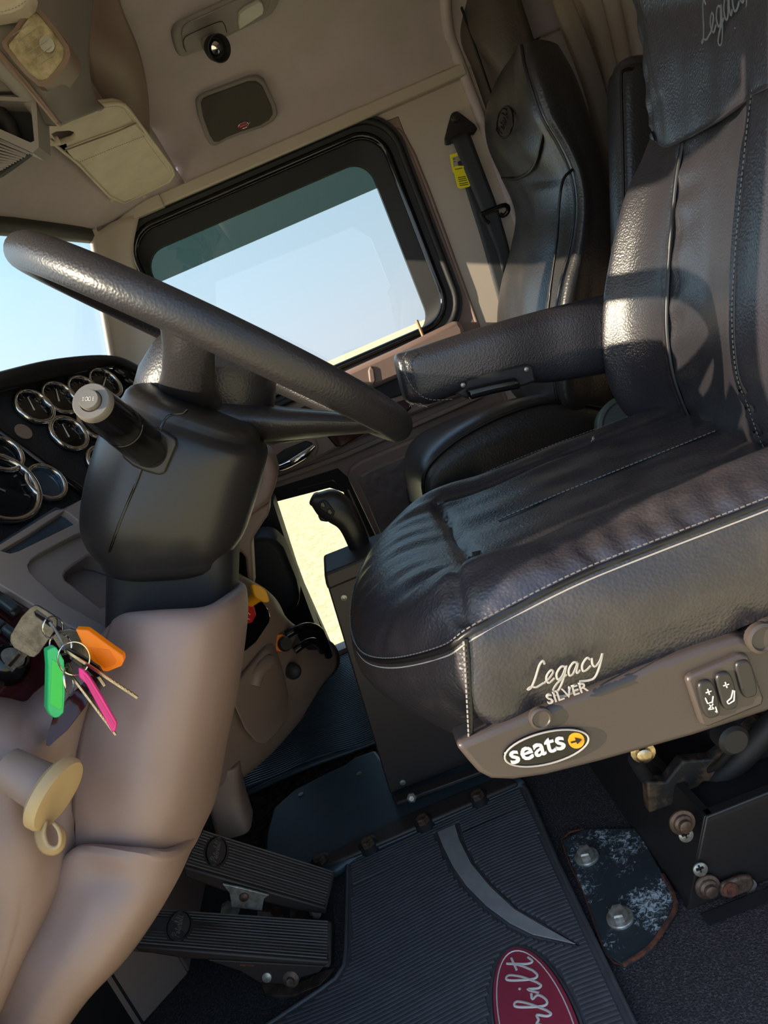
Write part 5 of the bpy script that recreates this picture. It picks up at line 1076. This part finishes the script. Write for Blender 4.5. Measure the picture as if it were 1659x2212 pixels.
ktag('pink plastic key tag hanging lowest on the bunch', [(169, 1441), (181, 1447), (192, 1460), (222, 1508), (252, 1561), (250, 1576), (243, 1584), (186, 1478), (170, 1462)], [(180, 1456), (191, 1468), (248, 1564), (244, 1574), (186, 1472)], .596, V((-.0028, .009, -.0028)), PKT, PKT2)
ktag('orange plastic key tag sticking out to the right of the bunch', [(162, 1360), (189, 1362), (232, 1394), (265, 1417), (267, 1428), (262, 1440), (232, 1452), (220, 1450), (190, 1420)], [(194, 1398), (236, 1404), (252, 1428), (248, 1436), (226, 1444), (206, 1424)], .622, V((.0015, .006, .001)), ORT, ORT2)
def key(lab, head, hm, bl, Y, Y2):
    t = thing('door_key', lab, 'key', W(head[0][0], head[0][1], Y), 'cut keys on the bunch'); slab('key_head', outl(head, Y), (0, .0022, 0), hm, t, .0006)
    a, b, w_ = bl; A, B = W(*a, Y-.001), W(*b, Y2); d = (B-A).normalized(); s = d.cross(V((0, 1, 0))).normalized()*w_
    slab('key_blade', [A-s, A+s, B+s*.8, B-s], (0, .0018, 0), BRASS, t); n = 7
    for k in range(n): q = A.lerp(B, .62+.05*k); box('key_tooth', q+s*.9, (.0016, .0018, .0016), BRASS, t)
key('brass key with black head pointing down right past the large ring', [(140, 1404), (150, 1400), (215, 1440), (222, 1452), (212, 1464), (200, 1462), (150, 1424)], BLKG, ((142, 1406), (297, 1508), .0012), .612, .600)
key('brass key half hidden behind the pink tag', [(140, 1436), (148, 1432), (156, 1446), (152, 1456), (144, 1452)], KEYH, ((144, 1448), (250, 1588), .0010), .618, .606)
key('dark bronze key with a wide round head under the orange tag', [(112, 1376), (124, 1364), (150, 1358), (178, 1366), (196, 1390), (206, 1416), (196, 1426), (168, 1422), (128, 1402)], KEYH, ((196, 1440), (226, 1482), .0012), .634, .628)
# ================================================================== OVERHEAD
oc = thing('overhead_console', 'grey-brown overhead console with map light, open bin and grille', 'console', W(80, 150, 1.25))
net('console_body', [
 [(-140, -80, 1.22), (40, -80, 1.26), (125, -80, 1.32), (165, -80, 1.42), (200, -60, 1.52)],
 [(-140, 0, 1.20), (40, 20, 1.23), (120, 20, 1.28), (162, 20, 1.38), (186, 30, 1.50)],
 [(-130, 60, 1.19), (20, 80, 1.20), (110, 90, 1.23), (160, 90, 1.34), (180, 100, 1.50)],
 [(-80, 110, 1.18), (40, 150, 1.19), (115, 165, 1.21), (160, 160, 1.31), (182, 160, 1.50)],
 [(-20, 130, 1.20), (70, 215, 1.21), (125, 220, 1.24), (165, 215, 1.34), (196, 215, 1.52)],
 [(30, 170, 1.24), (102, 262, 1.24), (150, 254, 1.30), (190, 243, 1.42), (218, 240, 1.54)]], SPKR, oc, 6, .01)
lo = [(65, 17), (74, 14), (84, 22), (118, 62), (145, 101), (148, 118), (142, 135), (124, 160), (106, 178), (94, 183), (82, 181), (56, 158), (30, 128), (10, 101), (8, 92), (14, 84), (34, 62), (48, 40)]
def sc(P, k): cx_ = sum(p[0] for p in P)/len(P); cy_ = sum(p[1] for p in P)/len(P); return [(cx_+(x-cx_)*k, cy_+(y-cy_)*k) for x, y in P]
def Yl(x, y): return 1.165+max(0, x-40)*.00035+max(0, 90-y)*.0003
ml_ = frame('map_light_bezel', [(x, y, Yl(x, y)-.004) for x, y in sc(lo, 1.06)], [(x, y, Yl(x, y)-.004) for x, y in sc(lo, .90)], TAUPED, oc, (0, .05, 0))
slab('map_light_lens', [(x, y, Yl(x, y)+.002) for x, y in sc(lo, .92)], (0, .016, 0), LENS, oc, .002)
lathe('lamp_boss', W(102, 96, Yl(102, 96)), (0, -1, -.2), [(.010, -.004), (.010, .002), (0, .003)], LENSG, oc, 20)
for k in range(6):
    x0, y0 = 24+k*11, 92+k*13
    tube('lens_rib', [(x0+4, y0-16, Yl(x0, y0)), (x0+44, y0-44, Yl(x0+30, y0-40))], .0006, LENSG, oc, 4)
slab('console_edge', [(-60, 60, 1.17), (0, 108, 1.17), (60, 176, 1.175), (128, 262, 1.19), (118, 268, 1.19), (50, 186, 1.175), (-10, 120, 1.17), (-60, 80, 1.17)], (0, .02, 0), TAUPED, oc, .003)
slab('console_side', [(-140, 40, 1.21), (-40, 110, 1.21), (40, 180, 1.215), (76, 212, 1.22), (60, 216, 1.22), (30, 196, 1.22), (-140, 200, 1.22)], (0, .02, 0), SPKR, oc, .003)
bn = frame('bin_frame', [(-60, 205, 1.20), (78, 212, 1.20), (84, 318, 1.20), (70, 330, 1.20), (-60, 270, 1.20)], [(-60, 214, 1.20), (66, 220, 1.20), (74, 304, 1.20), (66, 308, 1.20), (-60, 252, 1.20)], SPKR, oc, (0, .05, 0))
slab('bin_inside', [(-60, 205, 1.25), (78, 212, 1.25), (84, 318, 1.25), (70, 330, 1.25), (-60, 270, 1.25)], (0, .004, 0), BLKM, oc)
tube('bin_pocket', [(-10, 235, 1.235), (20, 270, 1.235), (30, 300, 1.235)], .012, BLKM, oc, 8)
gr = slab('air_grille', [(-60, 276, 1.205), (64, 332, 1.205), (40, 350, 1.205), (0, 378, 1.205), (-60, 400, 1.205)], (0, .012, 0), BLKM, oc)
for k in range(11):
    t = k/11; a = (-60, 282+t*110); b = (62-66*t+(0 if t < .1 else 4), 332+t*36)
    tube('grille_slat', [(a[0], a[1], 1.202), (b[0], b[1], 1.202)], .0016, SPKR, gr, 5)
pd = slab('stitched_pad', [(-60, -60, 1.15), (64, -30, 1.15), (58, 0, 1.15), (42, 14, 1.15), (20, 24, 1.15), (-60, 38, 1.15)], (0, .04, 0), VISOR, oc, .006)
stitches('stitching', [(56, 2, 1.146), (40, 13, 1.145), (18, 22, 1.145), (-20, 30, 1.145)], THREAD, pd, .0006, .003, .0018, 6)['kind'] = 'stuff'
# dark grab recess beside the console
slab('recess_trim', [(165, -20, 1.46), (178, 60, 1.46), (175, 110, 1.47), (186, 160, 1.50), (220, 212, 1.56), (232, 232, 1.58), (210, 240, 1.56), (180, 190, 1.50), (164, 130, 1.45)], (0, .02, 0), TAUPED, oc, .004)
# sun visor
A, Cc, D = W(86, 272, 1.50), W(372, 370, 1.955), W(268, 436, 1.955); vn = (Cc-A).cross(D-A).normalized()
if vn.y > 0: vn = -vn
VP_ = (A, vn)
vs_ = thing('sun_visor', 'cream cloth sun visor folded against the front header', 'sun visor', A)
vo = [(84, 268), (98, 264), (120, 260), (169, 240), (217, 226), (250, 222), (268, 226), (280, 238), (330, 306), (370, 360), (376, 376), (366, 392), (300, 424), (268, 438), (236, 424), (169, 354), (118, 312), (92, 290)]
hl = [(112, 291), (122, 286), (150, 284), (162, 288), (166, 296), (160, 302), (128, 312)]
holed('visor_body', onp(VP_, vo), [onp(VP_, hl)[::-1]], vn*-.012, VISOR, vs_, .004)
tube('visor_piping', [WP(x, y, off_(VP_, .0)) for x, y in vo], .0032, VISOR, vs_, 8, close=True)
slab('visor_pocket', onp(off_(VP_, .003), [(141, 322), (200, 300), (292, 268), (312, 290), (240, 318), (170, 346), (160, 344)]), vn*-.003, VISOR, vs_, .001)
tube('pocket_edge', onp(off_(VP_, .0035), [(140, 325), (200, 303), (250, 285), (294, 266)]), .0014, TAUPED, vs_, 6, 4)
stitches('stitching', onp(off_(VP_, .004), [(172, 350), (240, 322), (316, 292)]), THREADG, vs_, .0005, .003, .002, 6)['kind'] = 'stuff'
stitches('stitching', onp(off_(VP_, .002), [(120, 268), (170, 248), (217, 234), (250, 230), (266, 234), (276, 246), (322, 312), (362, 366)]), THREAD, vs_, .0005, .003, .002, 6)['kind'] = 'stuff'
slab('visor_clip', onp(off_(VP_, .004), [(101, 267), (119, 262), (120, 268), (105, 273)]), vn*-.01, WHT, vs_)
tube('visor_arm', onp(off_(VP_, -.004), [(86, 296), (110, 306), (126, 302)]), .008, VISOR, vs_, 10, 4)
for x, y, lab in ((239, 428, 'a'), (310, 420, 'b')):
    lathe('visor_stud', WP(x, y, off_(VP_, -.004)), vn, [(.006, -.01), (.006, .006), (.004, .008), (0, .008)], CREAM, vs_, 14)
# dome lamp
DLP = (V((0, 1.75, 1.528)), V((0, -.27, -.96)).normalized())
dl = thing('dome_lamp', 'grey ceiling lamp unit with a clear lens and a swivel spot', 'ceiling lamp', WP(480, 60, DLP))
do = [(374, 84), (375, 72), (382, 58), (404, 44), (477, 11), (520, -10), (580, -36), (606, -14), (602, 10), (592, 27), (576, 40), (513, 71), (440, 108), (410, 121), (394, 125), (383, 117)]
slab('lamp_base', onp(off_(DLP, .018), do), DLP[1]*-.05, SPKR, dl, .006, 3, sm=2)
slab('lamp_inner_panel', onp(off_(DLP, .021), sc(do, .82)), DLP[1]*-.004, SPKR, dl, .002, 2, sm=2)
slab('lamp_lens', onp(off_(DLP, .026), [(516, 30), (530, 18), (560, 2), (568, 6), (572, 18), (570, 31), (545, 48), (517, 66), (514, 50)]), DLP[1]*-.008, LENSG, dl, .003, 3)
lb = WP(450, 88, off_(DLP, .022)); lathe('spot_ball', lb, DLP[1], [(.016, 0), (.018, .008), (.016, .018), (.010, .026), (0, .030)], SPKR, dl, 28)
la = (IR*.62-IU*.35+V((0, -.75, 0))).normalized(); lc = lb+DLP[1]*.016+la*.010
lathe('spot_hood', lc, la, [(.020, -.004), (.024, .006), (.026, .026), (.0235, .027), (.0215, .018), (.019, .010), (0, .009)], BLKM, dl, 36)
lathe('spot_bulb', lc, la, [(.017, .008), (.013, .016), (.005, .020), (0, .021)], CHROME, dl, 24)
tube('trim_line', onp(off_(DLP, .0225), [(402, 112), (396, 98), (398, 84), (410, 74), (470, 48), (484, 52), (490, 70)]), .0008, BLKM, dl, 5, 4)
# ceiling pad, speaker
cpd = slab('roof_vent_cover', onp(off_(DLP, .012), [(315, -60), (330, 2), (342, 12), (362, 18), (386, 18), (428, -2), (450, -60)]), DLP[1]*-.03, TAUPED, None, .006, 3); tag(cpd, 'dark rounded cover on the ceiling at the top edge of the picture', 'cover')
SPP = (V((0, 1.945, 1.452)), V((0, -.62, -.78)).normalized())
sk_ = thing('speaker', 'rounded trapezoid speaker grille with small red badge on the ceiling edge', 'speaker', WP(510, 240, SPP))
so_ = [(424, 222), (430, 210), (446, 202), (500, 183), (540, 168), (560, 168), (574, 178), (598, 230), (601, 248), (592, 262), (570, 276), (520, 292), (490, 304), (468, 316), (456, 316), (446, 300), (430, 256)]
slab('speaker_rim', onp(off_(SPP, .010), so_), SPP[1]*-.03, SPKR, sk_, .005, 3)
slab('speaker_grille', onp(off_(SPP, .014), sc(so_, .88)), SPP[1]*-.005, SPK, sk_, .003, 3)
sbg = slab('speaker_badge', onp(off_(SPP, .0155), [(512, 276), (518, 268), (530, 263), (538, 266), (534, 274), (520, 280)]), SPP[1]*-.002, REDO, sk_, .0006)
tube('badge_rim', onp(off_(SPP, .0165), [(512, 276), (518, 268), (530, 263), (538, 266), (534, 274), (520, 280)]), .0008, CHROME, sbg, 5, close=True)
script('Peterbilt', WP(513, 277, off_(SPP, .0165)), WP(536, 267, SPP)-WP(513, 277, SPP), IU+IR*.3, .0042, .0004, CHROME, 'badge_script', sbg, .2)
for o in bpy.data.objects:
    if '_w' in o: del o['_w']
